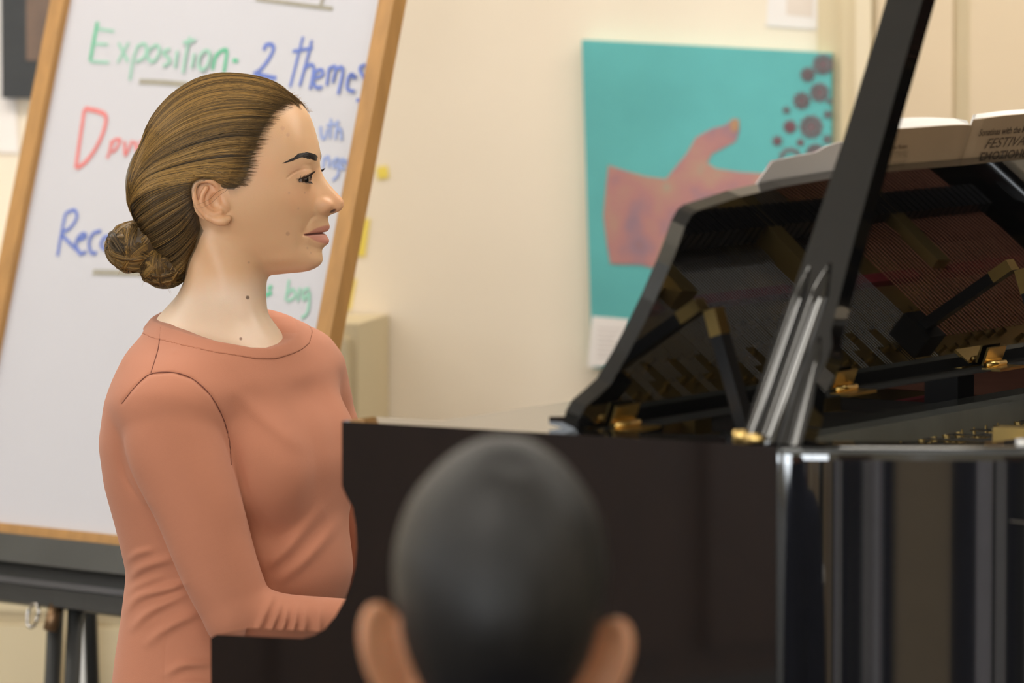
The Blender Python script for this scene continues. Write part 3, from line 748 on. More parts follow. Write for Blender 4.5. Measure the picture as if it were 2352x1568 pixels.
# ------------------------------------------------------------------ implicit surfaces (for people)
def mesh_field(f, lo, hi, h, newton=2, c=4):
    """surface-net mesh of f < 0 inside the box lo..hi with step h"""
    lo = np.array(lo, float); hi = np.array(hi, float)
    nb = np.ceil((hi - lo) / (h * c)).astype(int)
    n = nb * c + 1
    def ev(P):
        out = np.empty(len(P))
        for i in range(0, len(P), 400000):
            Q = P[i:i + 400000]
            out[i:i + 400000] = f(Q[:, 0], Q[:, 1], Q[:, 2])
        return out
    ci = np.stack(np.meshgrid(*[np.arange(k + 1) for k in nb], indexing='ij'), -1)
    G = ev((lo + ci.reshape(-1, 3) * h * c)).reshape(nb + 1)
    mn = np.full(nb, 1e9); mx = np.full(nb, -1e9)
    for a in (0, 1):
        for b in (0, 1):
            for d in (0, 1):
                q = G[a:a + nb[0], b:b + nb[1], d:d + nb[2]]
                mn = np.minimum(mn, q); mx = np.maximum(mx, q)
    thr = 1.6 * h * c
    act = (mn < thr) & (mx > -thr)
    F = np.repeat(np.repeat(np.repeat(np.where(G[:-1, :-1, :-1] < 0, -1.0, 1.0), c, 0), c, 1), c, 2)
    F = np.pad(F, ((0, 1),) * 3, mode='edge')
    A = np.argwhere(act)
    off = np.stack(np.meshgrid(*[np.arange(c + 1)] * 3, indexing='ij'), -1).reshape(-1, 3)
    I = (A[:, None, :] * c + off[None]).reshape(-1, 3)
    key = np.unique((I[:, 0] * n[1] + I[:, 1]) * n[2] + I[:, 2])
    I = np.stack([key // (n[1] * n[2]), (key // n[2]) % n[1], key % n[2]], 1)
    F[I[:, 0], I[:, 1], I[:, 2]] = ev(lo + I * h)
    S = F < 0
    cnt = np.zeros(n - 1, np.int8)
    for a in (0, 1):
        for b in (0, 1):
            for d in (0, 1):
                cnt += S[a:a + n[0] - 1, b:b + n[1] - 1, d:d + n[2] - 1]
    cells = np.argwhere((cnt > 0) & (cnt < 8))
    ids = np.full(n - 1, -1, np.int64)
    ids[cells[:, 0], cells[:, 1], cells[:, 2]] = np.arange(len(cells))
    acc = np.zeros((len(cells), 3)); num = np.zeros(len(cells))
    cor = [(a, b, d) for a in (0, 1) for b in (0, 1) for d in (0, 1)]
    for p in cor:
        for k in range(3):
            if p[k]: continue
            q = list(p); q[k] = 1
            fa = F[cells[:, 0] + p[0], cells[:, 1] + p[1], cells[:, 2] + p[2]]
            fb = F[cells[:, 0] + q[0], cells[:, 1] + q[1], cells[:, 2] + q[2]]
            m = (fa < 0) != (fb < 0)
            t = np.where(m, fa / np.where(fa == fb, 1, fa - fb), 0)
            pt = np.array(p, float)[None].repeat(len(cells), 0)
            pt[:, k] += t
            acc[m] += pt[m]; num[m] += 1
    V = lo + (cells + acc / num[:, None]) * h
    quads = []
    for k in range(3):
        i, j = [(1, 2), (2, 0), (0, 1)][k]
        s0 = [slice(None)] * 3; s1 = [slice(None)] * 3
        s0[k] = slice(0, -1); s1[k] = slice(1, None)
        E = np.argwhere(S[tuple(s0)] != S[tuple(s1)])
        ok = (E[:, i] > 0) & (E[:, j] > 0) & (E[:, i] < n[i] - 1) & (E[:, j] < n[j] - 1)
        E = E[ok]
        inside = S[E[:, 0], E[:, 1], E[:, 2]]
        def cid(di, dj):
            Q = E.copy(); Q[:, i] -= di; Q[:, j] -= dj
            return ids[Q[:, 0], Q[:, 1], Q[:, 2]]
        q = np.stack([cid(1, 1), cid(0, 1), cid(0, 0), cid(1, 0)], 1)
        q[~inside] = q[~inside][:, ::-1]
        quads.append(q)
    Q = np.concatenate(quads)
    Q = Q[(Q >= 0).all(1)]
    e = h * 0.25
    for _ in range(newton):
        f0 = ev(V)
        g = np.stack([ev(V + np.eye(3)[k] * e) - ev(V - np.eye(3)[k] * e) for k in range(3)], 1) / (2 * e)
        st = f0[:, None] * g / ((g * g).sum(1, keepdims=True) + 1e-6)
        ln = np.linalg.norm(st, axis=1, keepdims=True)
        V = V - st * np.minimum(1, 0.7 * h / (ln + 1e-9))
    return V, Q
def smin(a, b, k):
    h = np.maximum(k - np.abs(a - b), 0) / k
    return np.minimum(a, b) - h * h * k * 0.25
def smax(a, b, k):
    return -smin(-a, -b, k)
def ellip(x, y, z, r):
    k0 = np.sqrt((x / r[0]) ** 2 + (y / r[1]) ** 2 + (z / r[2]) ** 2)
    k1 = np.sqrt((x / r[0] ** 2) ** 2 + (y / r[1] ** 2) ** 2 + (z / r[2] ** 2) ** 2)
    return k0 * (k0 - 1) / (k1 + 1e-9)
def capsule(x, y, z, a, b, ra, rb):
    a = np.array(a, float); d = np.array(b, float) - a
    t = np.clip(((x - a[0]) * d[0] + (y - a[1]) * d[1] + (z - a[2]) * d[2]) / (d @ d), 0, 1)
    return np.sqrt((x - a[0] - t * d[0]) ** 2 + (y - a[1] - t * d[1]) ** 2 + (z - a[2] - t * d[2]) ** 2) - (ra + (rb - ra) * t)
def chain(x, y, z, pts, k=8.0):
    """pts: (x, y, z, r) joints of a tapered tube"""
    P = np.array(pts, float)
    mg = 0.8 * P[:, 3].max() + 10
    lo = (P[:, :3] - P[:, 3:]).min(0); hi = (P[:, :3] + P[:, 3:]).max(0)
    o = np.sqrt(np.maximum(np.maximum(lo[0] - x, x - hi[0]), 0) ** 2 + np.maximum(np.maximum(lo[1] - y, y - hi[1]), 0) ** 2 + np.maximum(np.maximum(lo[2] - z, z - hi[2]), 0) ** 2)
    f = o + 0.5 * mg
    m = o < mg
    if m.any():
        xm, ym, zm = x[m], y[m], z[m]
        g = None
        for p, q in zip(P[:-1], P[1:]):
            c = capsule(xm, ym, zm, p[:3], q[:3], p[3], q[3])
            g = c if g is None else np.minimum(g, c)
        f[m] = g
    return f
def smoothstep(a, b, x):
    t = np.clip((x - a) / (b - a), 0, 1)
    return t * t * (3 - 2 * t)
def seg2(x, y, pts):
    """2d distance to a polyline"""
    d = np.full(x.shape, 1e9)
    for (ax, ay), (bx, by) in zip(pts[:-1], pts[1:]):
        dx, dy = bx - ax, by - ay
        t = np.clip(((x - ax) * dx + (y - ay) * dy) / (dx * dx + dy * dy), 0, 1)
        d = np.minimum(d, (x - ax - t * dx) ** 2 + (y - ay - t * dy) ** 2)
    return np.sqrt(d)
def poly_sdf(x, y, pts):
    d = seg2(x, y, list(pts) + [pts[0]])
    ins = np.zeros(x.shape, bool)
    n = len(pts)
    for i in range(n):
        (ax, ay), (bx, by) = pts[i], pts[(i + 1) % n]
        c = ((ay > y) != (by > y)) & (x < (bx - ax) * (y - ay) / ((by - ay) if by != ay else 1e-9) + ax)
        ins ^= c
    return np.where(ins, -d, d)
def seg2t(x, y, pts):
    """2d distance to a polyline and position along it (0..1)"""
    d = np.full(x.shape, 1e9); s = np.zeros(x.shape); n = len(pts) - 1
    for i, ((ax, ay), (bx, by)) in enumerate(zip(pts[:-1], pts[1:])):
        dx, dy = bx - ax, by - ay
        t = np.clip(((x - ax) * dx + (y - ay) * dy) / (dx * dx + dy * dy), 0, 1)
        q = (x - ax - t * dx) ** 2 + (y - ay - t * dy) ** 2
        m = q < d
        d = np.where(m, q, d); s = np.where(m, (i + t) / n, s)
    return np.sqrt(d), s
class Polar:
    """radius of a closed star-shaped outline around (cx, cy)"""
    def __init__(self, pts, c, smooth=3):
        P = np.array(pts, float) - np.array(c)
        Q = catmull(P, 8, True)
        th = np.arctan2(Q[:, 1], Q[:, 0]); r = np.hypot(Q[:, 0], Q[:, 1])
        o = np.argsort(th)
        g = np.linspace(-math.pi, math.pi, 1441)
        rr = np.interp(g, np.concatenate([th[o] - 2 * math.pi, th[o], th[o] + 2 * math.pi]), np.tile(r[o], 3))
        k = np.exp(-0.5 * (np.arange(-4 * smooth, 4 * smooth + 1) / smooth) ** 2); k /= k.sum()
        self.r = np.convolve(np.concatenate([rr[:-1], rr[:-1], rr[:-1]]), k, 'same')[1440:2881]
        self.g = g
    def __call__(self, th):
        return np.interp(th, self.g, self.r)
def tab(v, xs, ys):
    return np.interp(v, xs, ys)
def smtab(xs, ys, s=4.0):
    g = np.arange(xs[0], xs[-1] + 0.5, 0.5)
    q = np.interp(g, xs, ys)
    k = np.exp(-0.5 * (np.arange(-int(6 * s), int(6 * s) + 1) * 0.5 / s) ** 2); k /= k.sum()
    p = len(k) // 2
    q = np.convolve(np.pad(q, p, mode='edge'), k, 'valid')
    return lambda v: np.interp(v, g, q)

# ------------------------------------------------------------------ the pianist: measured in photo pixels, x right, y down, z towards the viewer
gd = ray(540, 800); GD = 6.0
GO = CAM + gd * GD
gn = -gd / np.linalg.norm(gd)
gr = np.cross(-gn, np.array([0, 0, 1.0])); gr /= np.linalg.norm(gr)
gu = np.cross(gr, -gn)
GS = GD / FPX
def gw(P):
    P = np.asarray(P, float)
    return GO + GS * ((P[..., 0:1] - 540) * gr - (P[..., 1:2] - 800) * gu + P[..., 2:3] * gn)
# head axes inside that frame
HA, HR = R(10), R(4.5)
HCN = np.array([560.0, 440.0, 0.0])
hf = np.array([math.cos(HA), 0, math.sin(HA)])
hl0 = np.array([-math.sin(HA), 0, math.cos(HA)])
hd0 = np.array([0, 1.0, 0])
hl = hl0 * math.cos(HR) + hd0 * math.sin(HR)
hd = hd0 * math.cos(HR) - hl0 * math.sin(HR)
def to_head(x, y, z):
    x = x - HCN[0]; y = y - HCN[1]; z = z - HCN[2]
    return x * hf[0] + y * hf[1] + z * hf[2], x * hd[0] + y * hd[1] + z * hd[2], x * hl[0] + y * hl[1] + z * hl[2]
def from_head(u, v, w):
    return HCN + np.multiply.outer(u, hf) + np.multiply.outer(v, hd) + np.multiply.outer(w, hl)
def im(x, y, w):
    """photo position of a feature at lateral offset w (near side) -> head (u, v)"""
    v = (y - 440 - w * math.sin(HR)) / math.cos(HR)
    u = (x - 560 + w * math.sin(HA) * math.cos(HR) - v * math.sin(HA) * math.sin(HR)) / math.cos(HA)
    return u, v
def im3(x, y, w):
    return (*im(x, y, w), w)
base_out = [(717, 270), (725, 296), (733, 324), (737, 343), (737, 366), (733, 390), (732, 420), (734, 450), (735, 480), (731, 500), (725, 520), (720, 535), (719, 555), (723, 578), (727, 596), (723, 611), (712, 621), (690, 626), (660, 628), (620, 632), (560, 632), (500, 612), (440, 570), (390, 520), (345, 470), (322, 420), (322, 370), (338, 310), (367, 265), (412, 225), (465, 194), (520, 182), (580, 185), (630, 199), (672, 220), (699, 243)]
RB = Polar(base_out, (560, 440), 10)
RB2 = Polar(base_out, (560, 440), 60)
yv = lambda ys: [y - 440 for y in ys]
NOSE = smtab(yv([355, 366, 388, 405, 422, 437, 450, 458, 466, 474, 481, 486, 490, 494, 498, 505]), [0, 0.5, 6, 14, 25, 37, 48, 55, 58, 57, 50, 40, 24, 8, 0, 0], 2.2)
NSIG = smtab(yv([355, 390, 420, 445, 460, 475, 490, 505]), [20, 17, 20, 24, 27, 30, 30, 28], 5)
LIPS = smtab(yv([472, 482, 490, 496, 503, 512, 521, 528, 533, 537, 542, 552, 560, 566, 573, 582, 592]), [0, 5, 18, 25, 28, 32, 36, 36, 32, 28, 32, 38, 34, 23, 11, 4, 0], 1.7)
CHIN = smtab(yv([548, 560, 567, 575, 587, 596, 606, 615, 624, 632]), [0, 2, 5, 9, 15, 17.5, 16, 11, 4, 0], 4)
LIPF = smtab(yv([570, 578, 590]), [1, 0.8, 0.0], 3)
HW = smtab(yv([150, 180, 260, 330, 380, 430, 480, 520, 560, 600, 625, 650]), [120, 138, 152, 150, 143, 136, 128, 119, 108, 94, 82, 74], 12)
EYE = np.array(im3(689, 411, 62.0))
ER = 24.0
def eyelid_open(u, v, w):
    """> 0 inside the slit between the lids"""
    dv = v - EYE[1]; dw = w - EYE[2]; du = u - EYE[0]
    vc = 2.0 + 0.06 * dw + 0.001 * dw * dw
    H = 8.6 * np.maximum(0, 1 - (dw / 33.0) ** 2)
    return np.minimum(H - np.abs(dv - vc), np.minimum(du + 4, 30 - np.sqrt(du * du + dv * dv + dw * dw)))
bumps = []      # side relief: (u, v, amount, su, sv)
def side(x, y, w, amt, sx, sy):
    u, v = im(x, y, w); bumps.append((u, v, amt, sx, sy))
side(648, 452, 115, 5, 52, 36)      # cheekbone
side(690, 478, 80, 4, 34, 30)       # apple of the cheek
side(638, 535, 105, -4, 50, 36)     # hollow cheek
side(612, 345, 125, -5, 36, 40)     # temple
side(560, 575, 100, 4, 34, 22)      # jaw angle
side(700, 538, 52, -5, 7, 7)        # mouth corner
side(688, 566, 55, -3, 9, 14)
side(640, 600, 85, 3, 50, 12)       # jaw edge
grooves = []
def groove(pts, w, amt, s):
    grooves.append(([im(x, y, w) for x, y in pts], amt, s))
groove([(722, 480), (715, 496), (707, 514), (700, 530)], 48, -2.6, 8.0)      # nasolabial fold
groove([(730, 456), (724, 466), (725, 479), (733, 488)], 32, -4.0, 4.0)     # wing of the nose
groove([(668, 409), (678, 400), (690, 394), (703, 391), (712, 393)], 70, -2.2, 2.4)   # lid crease
HEL = [im3(*p) for p in ((507, 462, 128), (504, 446, 136), (500, 430, 143), (487, 421, 149), (470, 419, 154), (455, 424, 158), (448, 438, 160), (449, 456, 160), (455, 474, 157), (466, 490, 152), (480, 502, 147))]
LOB = [im3(*p) for p in ((480, 502, 147), (498, 509, 143), (514, 510, 139), (525, 505, 135))]
ANT = [im3(*p) for p in ((476, 436, 151), (467, 452, 153), (466, 470, 151), (476, 486, 147), (494, 495, 143), (508, 491, 139))]
HEL = catmull([(*p, r) for p, r in zip(HEL, (4.5, 5, 5.5, 5.5, 5.5, 5.8, 6, 6, 6, 6, 6))], 2)
LOB = catmull([(*p, r) for p, r in zip(LOB, (7, 10, 12, 8))], 3)
ANT = catmull([(*p, 6.0) for p in ANT], 2)
def ear_field(u, v, w):
    hel = chain(u, v, w, HEL, 0.5)
    lob = chain(u, v, w, LOB, 0.5)
    ant = chain(u, v, w, ANT, 0.5)
    c = np.array(im3(489, 462, 138))
    du, dv, dw = u - c[0], v - c[1], w - c[2]
    dw = dw + 0.22 * du
    ca, sa = math.cos(R(18)), math.sin(R(18))
    plate = ellip(du * ca + dv * sa, -du * sa + dv * ca, dw, (41, 49, 6.5))
    f = smin(smin(plate, hel, 5), smin(lob, ant, 6), 6)
    c = im3(497, 466, 149)
    f = smax(f, -ellip(u - c[0], v - c[1], w - c[2], (16, 20, 17)), 4)
    c = im3(519, 468, 134)
    f = smin(f, ellip(u - c[0] - 0.3 * (v - c[1]), v - c[1], w - c[2], (8, 13, 7)), 9)
    return f
def head_field(x, y, z, ear=True):
    u, v, w = to_head(x, y, z)
    W = np.abs(w)
    fr = smoothstep(40, 110, u)
    D = NOSE(v) * np.exp(-(W / NSIG(v)) ** 2.3)
    ml = 96.0 + 0.03 * W
    ls = np.sqrt(np.clip(1 - (W / 54.0) ** 2, 0.06, 1))
    ls = np.where(v < ml, ls ** 0.75, ls)
    D += smoothstep(58, 46, W) * LIPS(ml + (v - ml) / ls) * np.exp(-(W / 33) ** 1.55) * (1 - 0.10 * np.exp(-(W / 7) ** 2) * np.exp(-((v - 66) / 12) ** 2))
    D += CHIN(v) * np.exp(-(W / 40) ** 2)
    D -= 9 * np.exp(-((v - EYE[1]) / 19) ** 2 - ((W - 60) / 30) ** 2)
    D += 3.5 * np.exp(-((v + 78) / 13) ** 2 - ((W - 58) / 34) ** 2)
    D -= 8 * np.exp(-((v - ml) / 1.8) ** 2) * smoothstep(56, 44, W)
    uu = u - D * fr
    E = np.zeros_like(u)
    for bu, bv, a, su, sv in bumps:
        E += a * np.exp(-((u - bu) / su) ** 2 - ((v - bv) / sv) ** 2)
    near = (u > 60) & (v > -60) & (v < 130)
    if near.any():
        un, vn = u[near], v[near]
        e = np.zeros_like(un)
        for pts, a, s in grooves:
            e += a * np.exp(-(seg2(un, vn, pts) / s) ** 2)
        E[near] += e
    Ws = np.maximum(W - E * smoothstep(10, 30, W), 0)
    rho = np.hypot(uu, v); th = np.arctan2(v, uu)
    n = 2.25
    hw = HW(v)
    bk = smoothstep(80, -60, u)
    hw = hw + bk * tab(v, [-60, 40, 100, 190], [0, 5, 8, 0])
    mixr = smoothstep(15, 85, W)
    rb = RB(th) * (1 - mixr) + RB2(th) * mixr
    f = (((rho / rb) ** n + (Ws / hw) ** n) ** (1 / n) - 1) * 125
    # wings of the nose
    c = im3(745, 473, 25)
    f = smin(f, ellip(u - c[0], v - c[1], W - c[2], (19, 14, 11.5)), 12)
    c = im3(764, 486, 13)
    f = smax(f, -ellip((u - c[0]) + 0.25 * (v - c[1]), v - c[1], W - c[2], (9, 5, 5.5)), 3)
    # eyelids
    du, dv, dw = u - EYE[0], v - EYE[1], W - EYE[2]
    m = (du * du + dv * dv + dw * dw) < 60 ** 2
    if m.any():
        g = f[m]
        lid = np.sqrt(du[m] ** 2 + dv[m] ** 2 + dw[m] ** 2) - (ER + 2.4)
        g = smin(g, lid, 13)
        g = smax(g, np.minimum(eyelid_open(u[m], v[m], W[m]), 6.0), 2.5)
        f[m] = g
    if ear:
        m = (u < 20) & (u > -140) & (v > -60) & (v < 110) & (W > 95)
        if m.any():
            f[m] = smin(f[m], ear_field(u[m], v[m], W[m]), 7)
    return f
NX = smtab([440, 560, 640, 680, 720, 760, 800, 860], [524, 522, 519, 508, 491, 492, 496, 500], 10)
NRX = smtab([440, 560, 640, 680, 720, 760, 800, 860], [80, 90, 93, 101, 123, 152, 172, 172], 10)
NRZ = smtab([440, 560, 640, 680, 720, 760, 800, 860], [84, 92, 98, 108, 130, 168, 195, 200], 10)
def neck_field(x, y, z):
    yt = y - 0.10 * z
    q = np.sqrt(((x - NX(yt)) / NRX(yt)) ** 2 + (z / NRZ(yt)) ** 2)
    f = (q - 1) * 92
    # tendon from behind the ear to the collar bone
    f = smin(f, capsule(x, y, z, (480, 545, 72), (596, 800, 80), 14, 12), 40)
    f = smin(f, capsule(x, y, z, (583, 655, -5), (582, 720, 0), 20, 20), 20)
    return smax(f, 455 - y, 30)
def skin_field(x, y, z):
    f = head_field(x, y, z)
    f = smin(f, neck_field(x, y, z), 16)
    return np.maximum(f, y - 845)

# ---- hair
hair_out = [(706, 254), (692, 234), (672, 213), (640, 193), (590, 177), (520, 170), (460, 180), (400, 215), (352, 268), (331, 316), (314, 346), (306, 378), (300, 405), (297, 440), (296, 470), (303, 498), (320, 530), (350, 575), (385, 625), (412, 655), (440, 640), (470, 600), (520, 560), (600, 480), (660, 400), (690, 320)]
RH = Polar(hair_out, (500, 400), 4)
HHW = smtab([120, 170, 220, 300, 380, 440, 500, 560, 600, 650, 700], [90, 118, 140, 158, 156, 151, 140, 116, 96, 76, 60], 10)
hairline = [(678, 231), (656, 243), (634, 262), (614, 290), (598, 325), (583, 362), (574, 396), (562, 420), (541, 438), (521, 438), (505, 429), (490, 424), (468, 417), (452, 424), (446, 440), (449, 480), (456, 515), (466, 534), (452, 566), (436, 600), (418, 655), (380, 700), (150, 700), (150, 100), (650, 100), (682, 212), (684, 224)]
HLW = [20, 60, 80, 95, 108, 116, 120, 124, 130, 134, 138, 142, 146, 148, 148, 146, 140, 132, 112, 92, 76, 60, 0, 0, 0, 0, 10]
hair_poly = [im(x, y, w) for (x, y), w in zip(hairline, HLW)]
def hair_body(u, v, w, wav=True):
    """outer hair surface before it is trimmed at the hairline"""
    x = u + 560; y = v + 440
    W = np.abs(w)
    dx, dy = x - 500, y - 400
    rho = np.hypot(dx, dy); th = np.arctan2(dy, dx)
    n = 2.2
    return (((rho / RH(th)) ** n + (W / HHW(y)) ** n) ** (1 / n) - 1) * 135
def hair_field(x, y, z):
    u, v, w = to_head(x, y, z)
    f = hair_body(u, v, w)
    d = poly_sdf(u, v, hair_poly)
    f = f + 13 * np.exp(np.minimum(d, 0) / 12)
    # the roll at the back of the head
    f = smin(f, ellip(u + 222, v + 22, w, (40, 62, 100)), 30)
    return smax(f, d, 3)
BUN = [(im3(311, 566, 0), (66, 57, 60)), (im3(378, 608, 0), (58, 49, 58)), (im3(345, 545, 0), (46, 46, 54))]
def bun_field(x, y, z):
    u, v, w = to_head(x, y, z)
    f = None
    for c, r in BUN:
        g = ellip(u - c[0], v - c[1], w - c[2], r)
        f = g if f is None else smin(f, g, 8)
    return f

# ---- top with long sleeves
TC, TS = math.cos(R(31)), math.sin(R(31))
_ty = [700, 750, 790, 850, 900, 1000, 1100, 1200, 1300, 1400, 1500, 1600, 1750]
TX = smtab(_ty, [505, 510, 524, 528, 514, 492, 497, 512, 526, 521, 522, 531, 540], 14)
TA = smtab(_ty, [100, 135, 165, 195, 206, 214, 214, 204, 198, 204, 218, 234, 250], 14)
TB = smtab(_ty, [110, 235, 335, 375, 368, 335, 315, 300, 288, 298, 318, 345, 360], 14)
R_ARM = catmull([(398, 968, 285, 108), (408, 1030, 300, 110), (455, 1150, 328, 99), (502, 1290, 342, 88), (548, 1395, 350, 79)], 10)
R_FORE = catmull([(548, 1395, 350, 79), (630, 1412, 362, 68), (730, 1414, 380, 60), (840, 1412, 392, 52), (950, 1400, 390, 44)], 6)
L_ARM = catmull([(678, 868, -275, 92), (724, 945, -262, 92), (790, 1150, -235, 82), (835, 1330, -200, 72)], 4)
L_FORE = catmull([(835, 1330, -200, 72), (920, 1360, -170, 60), (1030, 1370, -120, 48), (1090, 1370, -95, 44)], 3)
PSI = [-180, -140, -90, -60, -46, -29, -12, 0, 15, 29, 51, 68, 90, 116, 139, 165, 180]
YC = [731, 706, 694, 702, 711, 727, 748, 765, 778, 787, 799, 798, 784, 759, 743, 735, 731]
def ycol(x, z):
    return np.interp(np.degrees(np.arctan2(z, x - 500)), PSI, YC)
seams = [([(287, 922), (318, 884), (350, 857), (400, 853), (445, 868), (485, 905), (512, 955), (526, 1005), (530, 1060)], -4.6, 3.8),
         ([(372, 752), (367, 800), (352, 854)], -2.6, 3.0),
         ([(383, 1420), (380, 1480), (377, 1568)], -2.0, 3.0)]
folds = [([(298, 1276), (318, 1262), (350, 1252)], 6, 8), ([(299, 1320), (330, 1292), (392, 1272)], 8, 10), ([(296, 1350), (322, 1332), (372, 1312)], 6, 9),
         ([(290, 1392), (322, 1358), (396, 1336), (425, 1325)], 9, 10), ([(306, 1430), (346, 1390), (424, 1352)], 8, 10), ([(340, 1462), (384, 1426), (452, 1392)], 8, 12),
         ([(384, 1528), (421, 1508), (480, 1506)], 7, 10), ([(386, 1568), (430, 1548), (480, 1552)], 6, 9),
         ([(574, 1458), (598, 1400), (624, 1344)], 6, 8), ([(600, 1464), (624, 1406), (640, 1362)], 8, 6.5), ([(624, 1466), (644, 1416), (652, 1374)], 8, 6.5),
         ([(650, 1464), (668, 1416), (674, 1372)], 7, 6.5), ([(684, 1456), (692, 1410), (692, 1376)], 6, 7), ([(722, 1452), (724, 1372)], 5, 9), ([(768, 1444), (768, 1362)], 4, 9),
         ([(545, 900), (610, 962), (700, 1030)], 5, 18), ([(610, 1290), (660, 1245), (730, 1170)], 9, 15), ([(640, 1320), (700, 1275), (770, 1200)], 6, 13),
         ([(300, 1080), (330, 1130), (352, 1150)], 5, 8), ([(282, 1020), (296, 1090), (330, 1135)], -5, 9),
         ([(398, 806), (412, 806)], 3, 7), ([(560, 760), (620, 850)], 1.5, 20)]
def shirt_relief(x, y):
    E = np.zeros_like(x)
    for pts, a, s in seams + folds:
        p = np.array(pts)
        m = (x > p[:, 0].min() - 3 * s) & (x < p[:, 0].max() + 3 * s) & (y > p[:, 1].min() - 3 * s) & (y < p[:, 1].max() + 3 * s)
        if m.any():
            d, t = seg2t(x[m], y[m], pts)
            E[m] += a * np.exp(-(d / s) ** 2) * (1.0 if a < 0 and s < 4 else np.sin(math.pi * np.clip(t * 0.9 + 0.05, 0, 1)) ** 0.6)
    return E
folds += [([(556, 1195), (640, 1222), (745, 1185)], -11, 34), ([(532, 1000), (545, 1060), (560, 1130)], -9, 13), ([(276, 990), (284, 1060), (312, 1125)], -5, 12)]
folds = [([tuple(q) for q in catmull(p, 4)] if len(p) > 2 else p, a * (1.6 if 4 < a else 1.0), s) for p, a, s in folds]
def torso_field(x, y, z):
    yt = y - 0.12 * z
    dx = x - TX(yt)
    a = dx * TC + z * TS
    b = -dx * TS + z * TC
    n = 2.3
    f = ((np.abs(a / TA(yt)) ** n + np.abs(b / TB(yt)) ** n) ** (1 / n) - 1) * 210
    for s in (1, -1):
        f = smin(f, ellip(a - 160, yt - 1052, b - s * 118, (142, 138, 128)), 80)
    f = smin(f, ellip(a - 165, yt - 1045, b, (128, 125, 120)), 60)
    f = smin(f, ellip(a - 136, yt - 1270, b, (152, 250, 205)), 70)
    return f
def arms_field(x, y, z):
    f = smin(chain(x, y, z, R_ARM, 1.0), chain(x, y, z, R_FORE, 1.0), 10)
    g = smin(chain(x, y, z, L_ARM, 1.0), chain(x, y, z, L_FORE, 1.0), 10)
    return np.minimum(f, g)
def shirt_solid(x, y, z):
    zz = z - shirt_relief(x, y) * smoothstep(40, 110, z)
    f = smin(torso_field(x, y, zz), arms_field(x, y, zz), 13 + 60 * smoothstep(1020, 900, y))
    return smin(f, smax(neck_field(x, y, zz) - 7, y - 840, 50), 24)
def shirt_field(x, y, z):
    f = shirt_solid(x, y, z)
    f = smax(f, (ycol(x, z) + 6 - y) * 0.85, 3)
    return np.maximum(f, y - 1720)
def collar_field(x, y, z):
    f = shirt_solid(x, y, z) - 3.0
    yc = ycol(x, z)
    f = smax(f, (yc - y) * 0.85, 5)
    return smax(f, (y - yc - 26) * 0.85, 4)
# ------------------------------------------------------------------ build the pianist
def gpx(wp):
    d = np.asarray(wp, float) - GO
    return np.stack([540 + d @ gr / GS, 800 - d @ gu / GS, d @ gn / GS], -1)
pT = np.array([math.cos(PH), -math.sin(PH), 0]); pB = np.array([math.sin(PH), math.cos(PH), 0])
def pw(t, b, z):
    """piano coordinates -> world"""
    return np.array([P0[0], P0[1], 0]) + t * pT + b * pB + np.array([0, 0, z])
girl_base = pw(-0.60, 0.68, 0.0)
girl = empty('person', girl_base, 0, 'person in a terracotta long-sleeved top, brown hair in a low bun, seated at the piano', 'person')
def gobj(name, V, Q, mat, parent=None):
    return fast_mesh(name, gw(V) - girl_base, Q[:, ::-1], mat, parent or girl)
def find_z(field, x, y, z0=240.0, z1=-60.0, n=100):
    """depth of the surface of field nearest to the viewer at photo position (x, y)"""
    zs = np.linspace(z0, z1, n)
    prev = np.full(x.shape, 1.0); out = np.full(x.shape, np.nan)
    for k, zz in enumerate(zs):
        f = field(x, y, np.full(x.shape, zz))
        hit = np.isnan(out) & (f < 0)
        t = prev[hit] / (prev[hit] - f[hit] + 1e-9)
        out[hit] = (zz + (zs[0] - zs[1]) * (1 - t)) if k else zz
        prev = f
    return out
def project(field, P, it=5, off=0.0):
    e = 1.0
    for _ in range(it):
        f0 = field(P[:, 0], P[:, 1], P[:, 2]) - off
        g = np.stack([field(*(P + np.eye(3)[k] * e).T) - field(*(P - np.eye(3)[k] * e).T) for k in range(3)], 1) / (2 * e)
        st = f0[:, None] * g / ((g * g).sum(1, keepdims=True) + 1e-4)
        ln = np.linalg.norm(st, axis=1, keepdims=True)
        P = P - st * np.minimum(1, 20 / (ln + 1e-9))
    return P
def mirror(P):
    u, v, w_ = to_head(P[..., 0], P[..., 1], P[..., 2])
    return from_head(u, v, -w_)

# --- skin: head, neck and hands joined into one body mesh
V, Q = mesh_field(skin_field, (290, 150, -215), (815, 850, 225), 1.9)
def hand_joints(wr, t0, b0, side):
    """five finger chains and a palm, in pixels; fingers rest on the keys"""
    px = lambda t, b, z: gpx(pw(t, b, z))
    out = []
    zt = 0.757
    for i, (db, ln) in enumerate(((-0.034, 0.068), (-0.012, 0.082), (0.011, 0.088), (0.033, 0.078))):
        db *= -side
        k = [(t0 + 0.085, b0 + db * 0.75, 0.795), (t0 + 0.085 + ln * 0.45, b0 + db * 0.95, 0.800), (t0 + 0.085 + ln * 0.8, b0 + db, 0.782), (t0 + 0.085 + ln * 0.95, b0 + db, zt)]
        out.append([(*px(*p), r) for p, r in zip(k, (19, 17.5, 16, 13.5))])
    k = [(t0 + 0.02, b0 + 0.028 * side, 0.785), (t0 + 0.06, b0 + 0.052 * side, 0.780), (t0 + 0.10, b0 + 0.060 * side, 0.762)]
    out.append([(*px(*p), r) for p, r in zip(k, (22, 19, 15))])
    palm = [(*px(t0 - 0.01, b0, 0.780), 44), (*px(t0 + 0.03, b0, 0.788), 42), (*px(t0 + 0.08, b0, 0.794), 30)]
    return out, palm, (*px(t0 - 0.01, b0, 0.780), 44)
parts = [(V, Q)]
